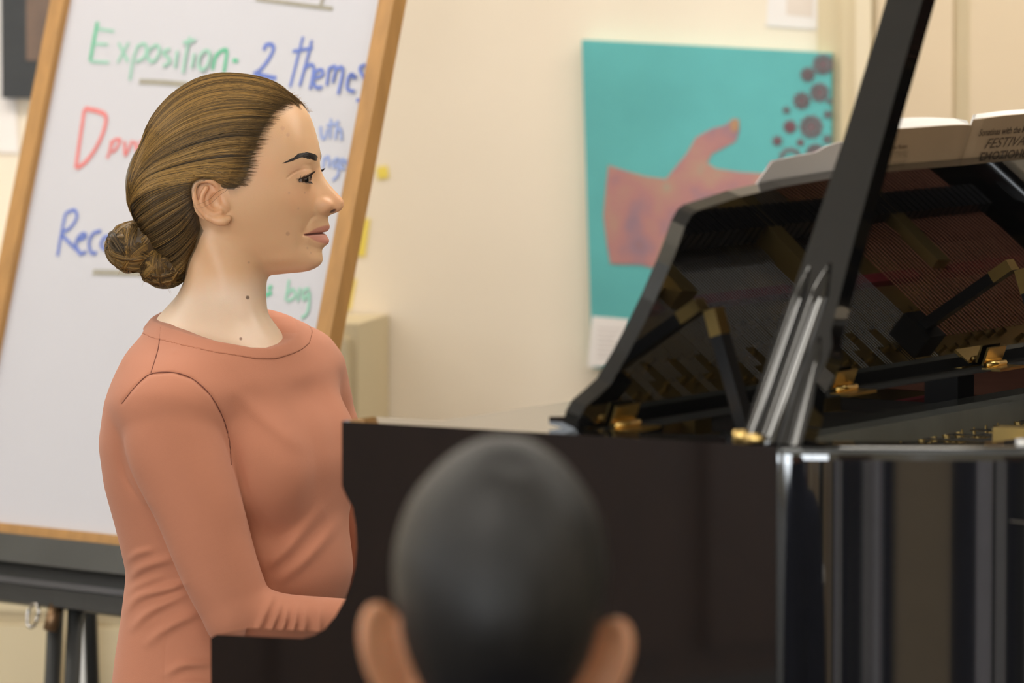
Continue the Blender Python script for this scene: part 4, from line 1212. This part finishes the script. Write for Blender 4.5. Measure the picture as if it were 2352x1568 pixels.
for wr, t0, b0, sd in ((R_FORE[-1], -0.245, 0.60, 1), (L_FORE[-1], -0.245, 0.90, -1)):
    fing, palm, w0 = hand_joints(wr, t0, b0, sd)
    arm = [tuple(wr[:3]) + (36,), w0]
    arm[0] = tuple(np.array(wr[:3]) + (np.array(wr[:3]) - np.array(w0[:3])) * 0.4) + (38,)
    arm[1] = tuple(w0[:3]) + (33,)
    def hf_(x, y, z, fing=fing, palm=palm, arm=arm):
        f = smin(chain(x, y, z, arm), chain(x, y, z, palm), 20)
        for c in fing: f = smin(f, chain(x, y, z, c), 7)
        return f
    J = np.array([q[:3] for c in fing for q in c] + [q[:3] for q in palm] + [q[:3] for q in arm])
    parts.append(mesh_field(hf_, J.min(0) - 55, J.max(0) + 55, 5, 1))
off = 0; VV, QQ = [], []
for v, q in parts:
    VV.append(v); QQ.append(q + off); off += len(v)
nh = len(parts[0][0])
MT['skin'] = attr_mat('skin', rough=0.38, sss=0.2, bump=0.10, bscale=700, noise=0.03, spec=0.45)
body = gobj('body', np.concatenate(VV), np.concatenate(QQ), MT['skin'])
SK = np.array([0.68, 0.405, 0.225])
tint = np.tile(SK, (off, 1))
x, y, z = V.T
u, v, w_ = to_head(x, y, z)
W = np.abs(w_)
def mixc(mask, col):
    tint[:nh] = tint[:nh] * (1 - mask[:, None]) + np.array(col) * mask[:, None]
gs = lambda a, b, sa, sb: np.exp(-((u - a) / sa) ** 2 - ((v - b) / sb) ** 2)
pinkc = SK * np.array([1.02, 0.86, 0.82])
mixc(0.7 * gs(*im(770, 466, 15), 30, 24) * (u > 100), pinkc)
mixc(0.55 * gs(*im(690, 455, 80), 40, 34), pinkc)
mixc(0.4 * gs(*im(610, 390, 120), 34, 40), pinkc)
mixc(0.8 * gs(*im(488, 460, 145), 38, 52) * smoothstep(128, 142, W), SK * np.array([1.03, 0.82, 0.76]))
mixc(0.5 * gs(*im(690, 392, 70), 26, 14), SK * np.array([0.86, 0.74, 0.78]))
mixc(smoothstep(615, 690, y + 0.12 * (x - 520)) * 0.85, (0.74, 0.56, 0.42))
# lips
ml = 96.0 + 0.03 * W
t = np.clip(1 - (W / 53.0) ** 2, 0, 1)
up = ml - 19 * t ** 0.8 * (1 - 0.16 * np.exp(-(W / 6) ** 2))
lo = ml + 25 * t ** 1.1
lip = smoothstep(-2, 2, v - up) * smoothstep(2, -2, v - lo) * (u > 105) * (W < 53)
mixc(lip * 0.85, (0.52, 0.20, 0.15))
mixc(np.exp(-((v - ml) / 2.4) ** 2) * (u > 110) * smoothstep(52, 44, W) * 0.75, (0.09, 0.03, 0.025))  # shade in the parting of the lips, painted into the skin colour
# lid margin line
eo = eyelid_open(u, v, W)
mixc(smoothstep(-6.0, -1.0, eo) * (v < EYE[1] + 2) * (u > EYE[0] - 14), (0.03, 0.018, 0.015))
mixc(0.6 * smoothstep(-5.0, -1.0, eo) * (v >= EYE[1] + 2) * (u > EYE[0] - 8), (0.12, 0.06, 0.05))
# nostril: shade of the hollow painted into the skin colour
c = im3(764, 486, 13)
mixc(smoothstep(1.3, 0.8, np.sqrt(((u - c[0]) / 9) ** 2 + ((v - c[1]) / 5.5) ** 2 + ((W - c[2]) / 7) ** 2)) * 0.8, (0.12, 0.04, 0.03))
# soft hairline on the scalp
d = poly_sdf(u, v, hair_poly)
mixc(smoothstep(24, -8, d) * (0.45 + 0.55 * (d < 0)) * (W > 5) * ~((gs(*im(488, 466, 145), 44, 52) > 0.4) & (W > 128)), (0.10, 0.065, 0.032))
for mx_, my_, mr_, col in ((569, 684, 4.2, (0.10, 0.05, 0.03)), (553, 778, 3.2, (0.20, 0.08, 0.04)), (661, 539, 4.5, (0.34, 0.18, 0.11)), (572, 604, 2.6, (0.28, 0.16, 0.10)), (664, 447, 2.5, (0.44, 0.24, 0.16)), (700, 446, 1.8, (0.3, 0.16, 0.1)), (706, 571, 2.2, (0.38, 0.2, 0.14)), (714, 582, 2.0, (0.4, 0.22, 0.15)), (685, 482, 2.2, (0.46, 0.25, 0.17)), (650, 300, 5, (0.52, 0.28, 0.19)), (662, 315, 4, (0.52, 0.28, 0.19))):
    mixc(smoothstep(mr_ + 1.2, mr_ - 1.0, np.hypot(x - mx_, y - my_)) * (z > 0) * (0.85 if my_ > 620 else 0.4), col)
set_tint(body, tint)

# --- eyes
MT['eye'] = attr_mat('eye', rough=0.08, spec=0.6, noise=0.0)
gaze = np.array([0.74, 0.20, 0.62]); gaze /= np.linalg.norm(gaze)
for s in (1, -1):
    c = np.array([EYE[0], EYE[1], s * EYE[2]])
    gz = gaze if s > 0 else np.array([0.86, 0.16, 0.30]) / np.linalg.norm([0.86, 0.16, 0.30])
    n1, n2 = 40, 56
    th, ph = np.meshgrid(np.linspace(0.001, math.pi - 0.001, n1), np.linspace(0, 2 * math.pi, n2, endpoint=False), indexing='ij')
    a = np.cross(gz, [0, 1, 0]); a /= np.linalg.norm(a); b = np.cross(gz, a)
    dirs = np.cos(th)[..., None] * gz + np.sin(th)[..., None] * (np.cos(ph)[..., None] * a + np.sin(ph)[..., None] * b)
    rr = ER + 1.6 * np.exp(-(th / 0.42) ** 4)
    P = (c + dirs * rr[..., None]).reshape(-1, 3)
    idx = np.arange(n1 * n2).reshape(n1, n2)
    q = np.stack([idx[:-1], np.roll(idx, -1, 1)[:-1], np.roll(idx, -1, 1)[1:], idx[1:]], -1).reshape(-1, 4)
    o = gobj('eyeball', from_head(P[:, 0], P[:, 1], P[:, 2]), q, MT['eye'])
    t_ = th.reshape(-1)
    col = np.where(t_[:, None] < 0.20, (0.006, 0.005, 0.005), np.where(t_[:, None] < 0.50, (0.045, 0.022, 0.012), (0.40, 0.34, 0.31)))
    set_tint(o, col)
# --- lashes and brows
MT['lash'] = pbr('lash_hair', (0.020, 0.012, 0.009), 0.5, 0.1)
rg_ = np.random.default_rng(7)
for s in (1, -1):
    paths, rads = [], []
    for low in (False, True):
        for dw in np.linspace(-22, 31, 34 if not low else 22):
            dw = dw + rg_.normal() * 0.5
            H = 8.6 * max(0, 1 - (dw / 33.0) ** 2); vc = 2.0 + 0.06 * dw + 0.001 * dw * dw
            dv = vc - H if not low else vc + H
            du = math.sqrt(max(9.0, (ER + 2.6) ** 2 - dv * dv - dw * dw))
            p = np.array([du, dv, dw])
            out = p / np.linalg.norm(p)
            L = (11 + 6 * smoothstep(-10, 28, dw)) if not low else 5.5
            out = out + np.array([0.5, -0.05 if not low else 0.35, 0.012 * dw]); out /= np.linalg.norm(out)
            ts = np.linspace(0, 1, 6)[:, None]
            path = p + out * L * ts + np.array([0, -1, 0]) * (L * 0.55 if not low else -1.5) * ts ** 2
            paths.append(path + np.array([EYE[0], EYE[1], EYE[2]]))
            rads.append((1.15 if not low else 0.6) * (1 - 0.85 * ts[:, 0]))
    P = np.array(paths); P[..., 2] *= s
    P = from_head(P[..., 0], P[..., 1], P[..., 2])
    v, q = tube_arrays(P, np.array(rads), 4)
    gobj('eyelashes', v, q, MT['lash'])
bc = catmull([(729, 367), (720, 364), (706, 361), (692, 361), (676, 369), (654, 379)], 10)
bt = np.interp(np.linspace(0, 1, len(bc)), [0, 0.1, 0.35, 0.6, 1], [5.0, 7.0, 7.2, 4.6, 1.0])
tt = np.gradient(bc, axis=0); tt /= np.linalg.norm(tt, axis=1, keepdims=True)
starts, dirs = [], []
for k in range(420):
    i = min(int(rg_.uniform(0, 0.93) * len(bc)), len(bc) - 1)
    o_ = rg_.uniform(-1, 1) * bt[i]
    n_ = np.array([-tt[i][1], tt[i][0]])
    starts.append(bc[i] + n_ * o_); 
    d_ = tt[i] + n_ * (-0.045 * o_) + np.array([0, -0.32 if i < 18 else -0.05]); dirs.append(d_ / np.linalg.norm(d_))
starts, dirs = np.array(starts), np.array(dirs)
ts = np.linspace(0, 1, 4)
B2 = starts[:, None, :] + dirs[:, None, :] * (12 * ts)[None, :, None]
fx = B2.reshape(-1, 2)
hz = find_z(lambda a, b, c: head_field(a, b, c, False), fx[:, 0], fx[:, 1])
hz = np.where(np.isnan(hz), 20, hz)
BP = np.concatenate([fx, hz[:, None] + 0.8], 1).reshape(len(starts), 4, 3)
for s in (1, -1):
    P = BP if s > 0 else mirror(BP)
    v, q = tube_arrays(P, np.tile(0.85 * (1 - 0.7 * ts), (len(P), 1)), 3)
    gobj('eyebrow', v, q, MT['lash'])

# --- hair: a solid cap, a bun and combed strands
MT['hair'] = attr_mat('hair', rough=0.38, noise=0.0, spec=0.32)
DK_, MD_, GD_ = np.array([0.020, 0.013, 0.0075]), np.array([0.092, 0.054, 0.019]), np.array([0.42, 0.235, 0.062])
V, Q = mesh_field(hair_field, (230, 140, -190), (740, 720, 200), 4, 1)
cap = gobj('hair', V, Q, MT['hair'])
hd_ = poly_sdf(*to_head(*V.T)[:2], hair_poly)
set_tint(cap, np.array((0.045, 0.029, 0.015)) + np.exp(np.minimum(hd_, 0) / 14)[:, None] * np.array((0.07, 0.045, 0.02)))
V, Q = mesh_field(bun_field, (220, 480, -90), (470, 680, 90), 4, 1)
bun = gobj('hair_bun', V, Q, MT['hair'])
set_tint(bun, np.tile((0.075, 0.046, 0.020), (len(V), 1)))
bun['label'] = 'low twisted bun of brown hair'
def hair_skin(x, y, z):
    u, v, w = to_head(x, y, z)
    f = hair_body(u, v, w)
    d = poly_sdf(u, v, hair_poly)
    f = f + 13 * np.exp(np.minimum(d, 0) / 12)
    f = smin(f, ellip(u + 222, v + 22, w, (40, 62, 100)), 30)
    f = np.where(d > 0, np.maximum(f, d), f)
    return np.minimum(f, head_field(x, y, z, False))
def resample(g, K):
    g = catmull(g, 10)
    s = np.concatenate([[0], np.cumsum(np.linalg.norm(np.diff(g, axis=0), axis=1))]); s /= s[-1]
    t = np.linspace(0, 1, K)
    return np.stack([np.interp(t, s, g[:, k]) for k in range(2)], 1)
def combed(guides, n, K, seed, r0, bright, jit=1.6, ext=12, lift=(0.2, 2.4), curl=0.0):
    rg = np.random.default_rng(seed)
    G = np.array([resample(g, K) for g in guides])
    q = np.sort(rg.uniform(0, len(guides) - 1, n))
    i = np.minimum(q.astype(int), len(guides) - 2); fr = (q - i)[:, None, None]
    P = G[i] * (1 - fr) + G[i + 1] * fr
    m = len(guides) - 1
    n1 = np.interp(q, np.linspace(0, m, 9 * m), rg.uniform(0, 1, 9 * m))
    n2 = np.interp(q, np.linspace(0, m, 80 * m), rg.uniform(0, 1, 80 * m))
    # clumps: shared gentle wander across the flow
    tt = np.linspace(0, 1, K)
    wob = np.interp(q, np.linspace(0, m, 16 * m), rg.normal(size=16 * m))
    P[..., 1] += (wob[:, None] * np.sin(math.pi * tt)[None] * 5.0) + (rg.normal(size=(n, 1)) * jit) * np.sin(math.pi * tt)[None] + rg.normal(size=(n, 1)) * 0.6
    P[:, :, 0] += (rg.uniform(0, 1, (n, 1)) ** 2 * ext) * (1 - tt)[None] ** 3
    a0 = rg.uniform(0, 0.10, n); a1 = rg.uniform(0.8, 1.0, n)
    S = a0[:, None] + (a1 - a0)[:, None] * tt[None]
    P = np.stack([np.stack([np.interp(S[k], tt, P[k, :, c]) for c in range(2)], 1) for k in range(n)])
    f2 = P.reshape(-1, 2)
    z = find_z(hair_skin, f2[:, 0], f2[:, 1], 200, 0, 50)
    P3 = np.concatenate([f2, np.where(np.isnan(z), 6, z)[:, None]], 1)
    hgt = lift[0] + (lift[1] - lift[0]) * n2
    P3 = project(hair_skin, P3, 3, np.repeat(hgt, K))
    b = np.clip(bright + 0.28 * (n1 - 0.5) + 0.9 * (n2 - 0.5) + 0.18 * rg.normal(size=n), 0, 1)
    col = np.where(b[:, None] < 0.5, DK_ + (MD_ - DK_) * (b[:, None] * 2), MD_ + (GD_ - MD_) * ((b[:, None] - 0.5) * 2) ** 1.3)
    rad = r0 * (0.7 + 0.6 * rg.uniform(size=n))[:, None] * np.interp(np.linspace(0, 1, K), [0, 0.12, 0.35, 0.8, 1], [0.12, 0.5, 1, 1, 0.45])[None]
    cc = np.repeat(col[:, None], K, 1)
    lt = np.interp(np.linspace(0, 1, K), [0, 0.2], [0.45, 0])[None, :, None]
    return P3.reshape(n, K, 3), rad, cc * (1 - lt) + np.array((0.17, 0.11, 0.055)) * lt
UP = [[(704, 246), (640, 199), (560, 176), (480, 180), (405, 216), (352, 272), (322, 340)],
      [(690, 243), (620, 212), (530, 198), (440, 220), (370, 276), (325, 350), (306, 400)],
      [(664, 248), (590, 228), (500, 226), (420, 258), (350, 320), (312, 392), (303, 430)],
      [(640, 262), (570, 254), (470, 268), (390, 308), (330, 368), (304, 430)],
      [(616, 296), (530, 294), (440, 318), (360, 362), (316, 410), (302, 446)],
      [(598, 334), (510, 338), (420, 362), (346, 394), (310, 430), (301, 458)],
      [(582, 372), (500, 376), (420, 390), (345, 412), (310, 444), (300, 470)],
      [(572, 402), (500, 400), (425, 404), (350, 420), (312, 452), (300, 480)],
      [(560, 430), (505, 414), (440, 410), (370, 420), (320, 444), (298, 470)],
      [(525, 440), (480, 420), (430, 418), (370, 430), (325, 450), (300, 476)]]
LOWG = [[(470, 418), (430, 424), (380, 436), (330, 456), (300, 484)],
        [(450, 432), (410, 446), (360, 470), (320, 500), (306, 520)],
        [(447, 456), (410, 486), (370, 510), (335, 530), (318, 545)],
        [(448, 482), (418, 520), (385, 545), (352, 562), (330, 575)],
        [(453, 512), (430, 548), (404, 572), (375, 590), (352, 600)],
        [(463, 534), (444, 566), (424, 592), (400, 612), (378, 624)],
        [(450, 566), (436, 592), (422, 616), (408, 634), (396, 646)],
        [(436, 602), (428, 620), (420, 636), (412, 648), (406, 656)]]
ROLL = [[(350, 296), (316, 350), (299, 400), (293, 450), (299, 500), (318, 538)], [(362, 326), (326, 372), (308, 420), (303, 470), (311, 512), (330, 548)]]
segs = [combed(UP, 4600, 20, 11, 0.72, 0.44, ext=24), combed(LOWG, 1700, 14, 12, 0.75, 0.20, ext=6), combed(ROLL, 500, 14, 13, 0.8, 0.34, ext=0, lift=(0.2, 1.6))]
Vs, Qs, Cs, o_ = [], [], [], 0
for k, (P, rad, col) in enumerate(segs):
    for mir in (False, True):
        PP = P if not mir else mirror(P[::2])
        RR, CC = (rad, col) if not mir else (rad[::2] * 1.3, col[::2])
        v, q = tube_arrays(PP, RR, 3)
        Vs.append(v); Qs.append(q + o_); o_ += len(v)
        Cs.append(np.repeat(CC.reshape(-1, 3), 3, 0))
# bun: twisted locks
rg = np.random.default_rng(5)
paths, rads, cols = [], [], []
for (c, r), n, nlock in ((BUN[0], 3000, 44), (BUN[1], 2300, 36), (BUN[2], 500, 10)):
    K = 14
    for L in range(nlock):
        ax = rg.normal(size=3); ax /= np.linalg.norm(ax)
        e1 = np.cross(ax, [0.3, 1, 0.2]); e1 /= np.linalg.norm(e1); e2 = np.cross(ax, e1)
        h_, t0_, b_, s_ = rg.uniform(-0.6, 0.6), rg.uniform(0, 6.28), rg.uniform(0.3, 0.9), rg.uniform(-0.3, 0.3)
        lift_ = rg.uniform(0.0, 0.06)
        for k in range(n // nlock):
            e_ = rg.normal() * 0.10
            th = t0_ + np.linspace(-1.25, 1.25, K) + rg.normal() * 0.12
            hh = np.clip(h_ + e_ * (1 - 0.5 * np.linspace(-1, 1, K) ** 2) + s_ * np.linspace(-0.5, 0.5, K), -0.98, 0.98)
            rr = np.sqrt(1 - hh ** 2)
            dirs = hh[:, None] * ax + rr[:, None] * (np.cos(th)[:, None] * e1 + np.sin(th)[:, None] * e2)
            bul = 0.985 + (lift_ + 0.06 * math.exp(-(e_ / 0.11) ** 2) + 0.012 * rg.uniform()) * np.sin(np.linspace(0.15, math.pi - 0.15, K))[:, None]
            P = np.array(c) + dirs * np.array(r) * bul
            paths.append(from_head(P[:, 0], P[:, 1], P[:, 2]))
            rads.append(1.05 * (1 - 0.6 * np.abs(np.linspace(-1, 1, K)) ** 3))
            b = np.clip(b_ + 0.2 * rg.normal(), 0, 1)
            cols.append(np.tile(DK_ + (MD_ - DK_) * 2 * b if b < 0.5 else MD_ + (GD_ - MD_) * (2 * b - 1) * 0.75, (K, 1)))
# flyaway hairs: hairline fuzz, bun fuzz, wisps over ear and nape
def wisp(P2, z, b, r=0.42):
    g = catmull([(x_, y_, z_) for (x_, y_), z_ in zip(P2, z)], 5)
    t_ = np.linspace(0, 1, len(g)); tk = np.linspace(0, 1, 14)
    paths.append(np.stack([np.interp(tk, t_, g[:, k]) for k in range(3)], 1))
    rads.append(r * (1 - 0.7 * np.linspace(0, 1, 14)))
    cols.append(np.tile(MD_ + (GD_ - MD_) * b, (14, 1)))
for k in range(70):
    a = rg.uniform(0, 6.28); c = (311, 566) if k % 2 else (378, 608); r_ = 56 if k % 2 else 50
    s_ = np.array(c) + r_ * np.array([math.cos(a), math.sin(a)])
    d_ = np.array([math.cos(a + rg.normal() * 0.9), math.sin(a + rg.normal() * 0.9)]) * rg.uniform(5, 16)
    wisp([s_ * 0.97 + np.array(c) * 0.03, s_ + d_ * 0.6, s_ + d_ + rg.normal(size=2) * 5], rg.normal(size=3) * 12, 0.5)
for k in range(150):
    t_ = rg.uniform(0, 1)
    s_ = np.array([668 + 44 * t_, 216 + 42 * t_ ** 1.3]) 
    d_ = np.array([rg.uniform(2, 12), rg.uniform(-6, 8)])
    wisp([s_ - np.array([6, -2]), s_ + d_ * 0.5, s_ + d_ + rg.normal(size=2) * 2], [5, 2, rg.normal() * 8], 0.8, 0.34)
wisp([(520, 436), (500, 446), (484, 462), (462, 472), (448, 476)], [150, 166, 172, 172, 168], 0.0, 0.5)
wisp([(524, 440), (505, 454), (488, 470), (470, 480), (452, 484)], [150, 166, 172, 172, 168], 0.0, 0.45)
for k in range(34):
    s_ = np.array([rg.uniform(330, 460), rg.uniform(480, 640)]); d_ = np.array([rg.uniform(-60, 40), rg.uniform(-14, 22)])
    P2 = [s_, s_ + d_ * 0.5 + rg.normal(size=2) * 5, s_ + d_]
    xs = np.array([p[0] for p in P2]); ys = np.array([p[1] for p in P2])
    zz = find_z(hair_skin, xs, ys, 200, 0, 50)
    if np.isnan(zz).any(): continue
    wisp(P2, zz + 4, 0.25, 0.45)
v, q = tube_arrays(np.array(paths), np.array(rads), 3)
Vs.append(v); Qs.append(q + o_); Cs.append(np.repeat(np.array(cols).reshape(-1, 3), 3, 0))
st = gobj('hair_strands', np.concatenate(Vs), np.concatenate(Qs), MT['hair'], cap)
set_tint(st, np.concatenate(Cs)); st['kind'] = 'stuff'

# --- clothes
MT['terracotta'] = pbr('terracotta_jersey', lin(183, 118, 89), 0.85, 0.012, 40, sheen=0.12, bump=0.25, bscale=1500)
V, Q = mesh_field(shirt_field, (190, 640, -420), (1180, 1730, 520), 5, 1)
shirt = gobj('top', V, Q, MT['terracotta'])
shirt['label'] = 'terracotta long-sleeved jersey top'
V, Q = mesh_field(collar_field, (290, 660, -260), (720, 860, 260), 3, 1)
gobj('neckband', V, Q, MT['terracotta'], shirt)
MT['seam'] = pbr('seam_thread', lin(112, 62, 48), 0.9, 0.05, 60)
for pts, zoff in ((seams[0][0], 4.2), (seams[1][0], 2.4)):
    g = catmull(pts, 8)
    gz = find_z(shirt_solid, g[:, 0], g[:, 1], 480, 0, 160)
    g = np.concatenate([g, gz[:, None]], 1)
    g = g[~np.isnan(g[:, 2])]
    v, q = tube_arrays(g[None], np.full((1, len(g)), 1.5), 5)
    gobj('seam', v, q, MT['seam'], shirt)
# trousers and shoes (mm, piano axes relative to the seat)
def pants(x, y, z):
    f = ellip(x - 40, y, z - 574, (120, 170, 105))
    for s in (1, -1):
        leg_ = [(0, 85 * s, 575, 88), (250, 95 * s, 568, 76), (430, 100 * s, 540, 62), (455, 100 * s, 490, 60), (440, 100 * s, 280, 50), (430, 100 * s, 90, 42)]
        f = smin(f, chain(x, y, z, catmull(leg_, 3)), 30)
    return f
V, Q = mesh_field(pants, (-220, -230, 40), (560, 230, 740), 13, 1)
pm = np.array([pT, pB, [0, 0, 1.0]])
fast_mesh('trousers', V * 0.001 @ pm, Q, MT['denim'], girl)
for s in (1, -1):
    def shoe(x, y, z, s=s):
        return np.maximum(smin(capsule(x, y, z, (430, 100 * s, 60), (440, 100 * s, 40), 46, 40), ellip(x - 520, y - 100 * s, z - 28, (115, 42, 34)), 25), 3 - z)
    V, Q = mesh_field(shoe, (360, 100 * s - 70, -4), (660, 100 * s + 70, 130), 9, 1)
    fast_mesh('shoe', V * 0.001 @ pm, Q, MT['shoe'], girl)

# piano bench
bn = empty('piano_bench', pw(-0.62, 0.68, 0.0), -PH, 'black padded piano bench under the seated person in terracotta', 'bench')
box('seat', -0.17, 0.17, -0.36, 0.36, 0.415, 0.465, MT['satin'], bn, 0.015, 3)
box('apron', -0.155, 0.155, -0.34, 0.34, 0.35, 0.415, BK, bn, 0.003)
for a in (-0.14, 0.14):
    for b in (-0.32, 0.32):
        box('leg', a - 0.02, a + 0.02, b - 0.02, b + 0.02, 0, 0.36, BK, bn, 0.003)

# ------------------------------------------------------------------ the boy in the audience, seen from behind
by = np.array([-0.012, 3.80, 0.0])
boy = empty('person', by, 0, 'person seen from behind in the foreground, short dark hair and protruding ears', 'person')
SB = 0.00050          # metres per head unit
RO = R(4)
bu = np.array([-0.05, 1.0, 0.0]); bu /= np.linalg.norm(bu)          # forward: towards the piano
bl = np.cross(bu, [0, 0, 1.0])                                      # to the right in the photo
bd = np.array([0, 0, -1.0])
blr = bl * math.cos(RO) + bd * math.sin(RO); bdr = bd * math.cos(RO) - bl * math.sin(RO)
BC = np.array([0.0, 0.0, 0.971])
def bw(P):
    return BC + SB * (P[:, 0:1] * bu + P[:, 1:2] * bdr + P[:, 2:3] * blr)
def boy_ear(u, v, w):
    W = np.abs(w) - 150 + 0.30 * (v - 40)
    U = u + 34
    a = U * -0.50 + W * 0.866        # across the ear, outwards
    b = U * 0.866 + W * 0.50         # through the ear
    f = ellip(a, v - 42, b, (40, 66, 9))
    rim = np.sqrt((np.hypot(a / 38, (v - 42) / 64) - 1) ** 2 * 42 ** 2 + b ** 2) - 8
    rim = np.maximum(rim, -a - 22)
    return smin(f, rim, 8)
def boy_skin(u, v, w):
    P = from_head(u, v, w)
    f = head_field(P[:, 0], P[:, 1], P[:, 2], False)
    f = smin(f, boy_ear(u, v, w), 9)
    n = smax((np.sqrt(((u + 45) / 98) ** 2 + (w / 104) ** 2) - 1) * 98, np.maximum(90 - v, v - 420), 40)
    return smin(f, n, 30)
V, Q = mesh_field(boy_skin, (-290, -280, -240), (270, 425, 240), 5, 1)
MT['boyskin'] = pbr('skin_warm', (0.43, 0.20, 0.10), 0.5, 0.06, 30, sss=0.4)
fast_mesh('body', bw(V), Q[:, ::-1] if np.linalg.det(np.array([bu, bdr, blr])) < 0 else Q, MT['boyskin'], boy)
boy_line = [(150, -190), (120, -150), (95, -95), (80, -40), (40, -6), (-5, -16), (-30, -28), (-62, -10), (-80, 40), (-95, 80), (-120, 120), (-140, 150), (-330, 150), (-330, -330), (150, -330)]
def boy_hair(u, v, w):
    P = from_head(u, v, w)
    f = head_field(P[:, 0], P[:, 1], P[:, 2], False)
    n = smax((np.sqrt(((u + 45) / 98) ** 2 + (w / 104) ** 2) - 1) * 98, np.maximum(90 - v, v - 420), 40)
    d = poly_sdf(u, v, boy_line)
    th = np.interp(v, [-200, -60, 60, 140], [11, 9, 5, 2])
    whorl = 3.0 * np.exp(-((u + 120) / 34) ** 2 - (w / 34) ** 2) * (v < -100)
    f = smin(f, n, 30) - th * (1 - np.exp(np.minimum(d, 0) / 16)) - 0.5 + whorl
    return smax(f, d, 4)
V, Q = mesh_field(boy_hair, (-300, -290, -190), (180, 170, 190), 5, 1)
MT['boyhair'] = pbr('short_dark_hair', (0.0075, 0.0065, 0.0058), 0.5, 0.3, 60, bump=0.5, bscale=900, spec=0.35, stretch=(1, 1, 0.25))
fast_mesh('hair', bw(V), Q[:, ::-1] if np.linalg.det(np.array([bu, bdr, blr])) < 0 else Q, MT['boyhair'], boy)
# clothes in millimetres, x right, y forward, z up from the floor under the head
def boy_shirt(x, y, z):
    W_ = np.interp(z, [380, 520, 650, 780, 830, 870, 900], [135, 130, 142, 155, 130, 85, 62])
    D_ = np.interp(z, [380, 520, 650, 780, 830, 870, 900], [100, 92, 96, 92, 84, 72, 62])
    f = (np.sqrt((x / W_) ** 2 + ((y + 18) / D_) ** 2) - 1) * 90
    f = smax(f, np.maximum(390 - z, z - 893), 12)
    for s in (1, -1):
        f = smin(f, chain(x, y, z, [(140 * s, -20, 800, 46), (175 * s, -5, 690, 42), (185 * s, 10, 610, 40)]), 30)
    return f
V, Q = mesh_field(boy_shirt, (-260, -150, 370), (260, 150, 910), 10, 1)
MT['navy'] = pbr('navy_cotton', lin(40, 46, 72), 0.9, 0.1, 60, bump=0.3)
fast_mesh('shirt', V * 0.001, Q, MT['navy'], boy)
def boy_legs(x, y, z):
    f = ellip(x, y + 5, z - 440, (140, 110, 75))
    for s in (1, -1):
        f = smin(f, chain(x, y, z, [(75 * s, 20, 435, 66), (85 * s, 330, 430, 54), (85 * s, 345, 400, 52), (85 * s, 340, 90, 38)]), 24)
    return f
V, Q = mesh_field(boy_legs, (-220, -150, 40), (220, 440, 530), 12, 1)
fast_mesh('trousers', V * 0.001, Q, MT['denim'], boy)
for s in (1, -1):
    def bshoe(x, y, z, s=s):
        return np.maximum(smin(capsule(x, y, z, (85 * s, 340, 60), (85 * s, 350, 40), 44, 38), ellip(x - 85 * s, y - 410, z - 26, (40, 95, 32)), 24), 3 - z)
    V, Q = mesh_field(bshoe, (85 * s - 65, 270, -4), (85 * s + 65, 530, 125), 9, 1)
    fast_mesh('shoe', V * 0.001, Q, MT['shoe'], boy)
    arm_ = [(185 * s, 10, 620, 33), (190 * s, 60, 545, 31), (150 * s, 200, 520, 26), (110 * s, 255, 515, 24)]
    def barm(x, y, z, s=s, arm_=arm_):
        f = chain(x, y, z, arm_)
        for k in range(4):
            f = smin(f, chain(x, y, z, [(110 * s - 24 + 16 * k, 265, 512, 10), (108 * s - 26 + 17 * k, 300 + 6 * (k in (1, 2)), 503, 8.5), (108 * s - 26 + 17 * k, 325 + 8 * (k in (1, 2)), 490, 7.5)]), 5)
        return smin(f, chain(x, y, z, [(110 * s - 20 * s, 245, 512, 11), (110 * s - 48 * s, 275, 505, 9), (110 * s - 52 * s, 300, 495, 8)]), 6)
    V, Q = mesh_field(barm, (min(40 * s, 240 * s), -40, 470), (max(40 * s, 240 * s), 360, 670), 7, 1)
    fast_mesh('forearm', V * 0.001, Q, MT['boyskin'], boy)
ch = empty('student_chair', (by[0], by[1] - 0.0, 0.0), 0, 'blue plastic student chair under the person in the foreground', 'chair')
box('seat', -0.20, 0.20, -0.20, 0.20, 0.345, 0.362, MT['grey_chair'], ch, 0.006)
box('backrest', -0.19, 0.19, -0.215, -0.200, 0.52, 0.74, MT['grey_chair'], ch, 0.006)
for a in (-0.18, 0.18):
    tube('leg', [(a, 0.18, 0.345), (a * 1.05, 0.21, 0.0)], 0.011, MT['steel'], ch, 10)
    tube('leg', [(a, -0.205, 0.74), (a, -0.19, 0.35), (a * 1.05, -0.24, 0.0)], 0.011, MT['steel'], ch, 10)
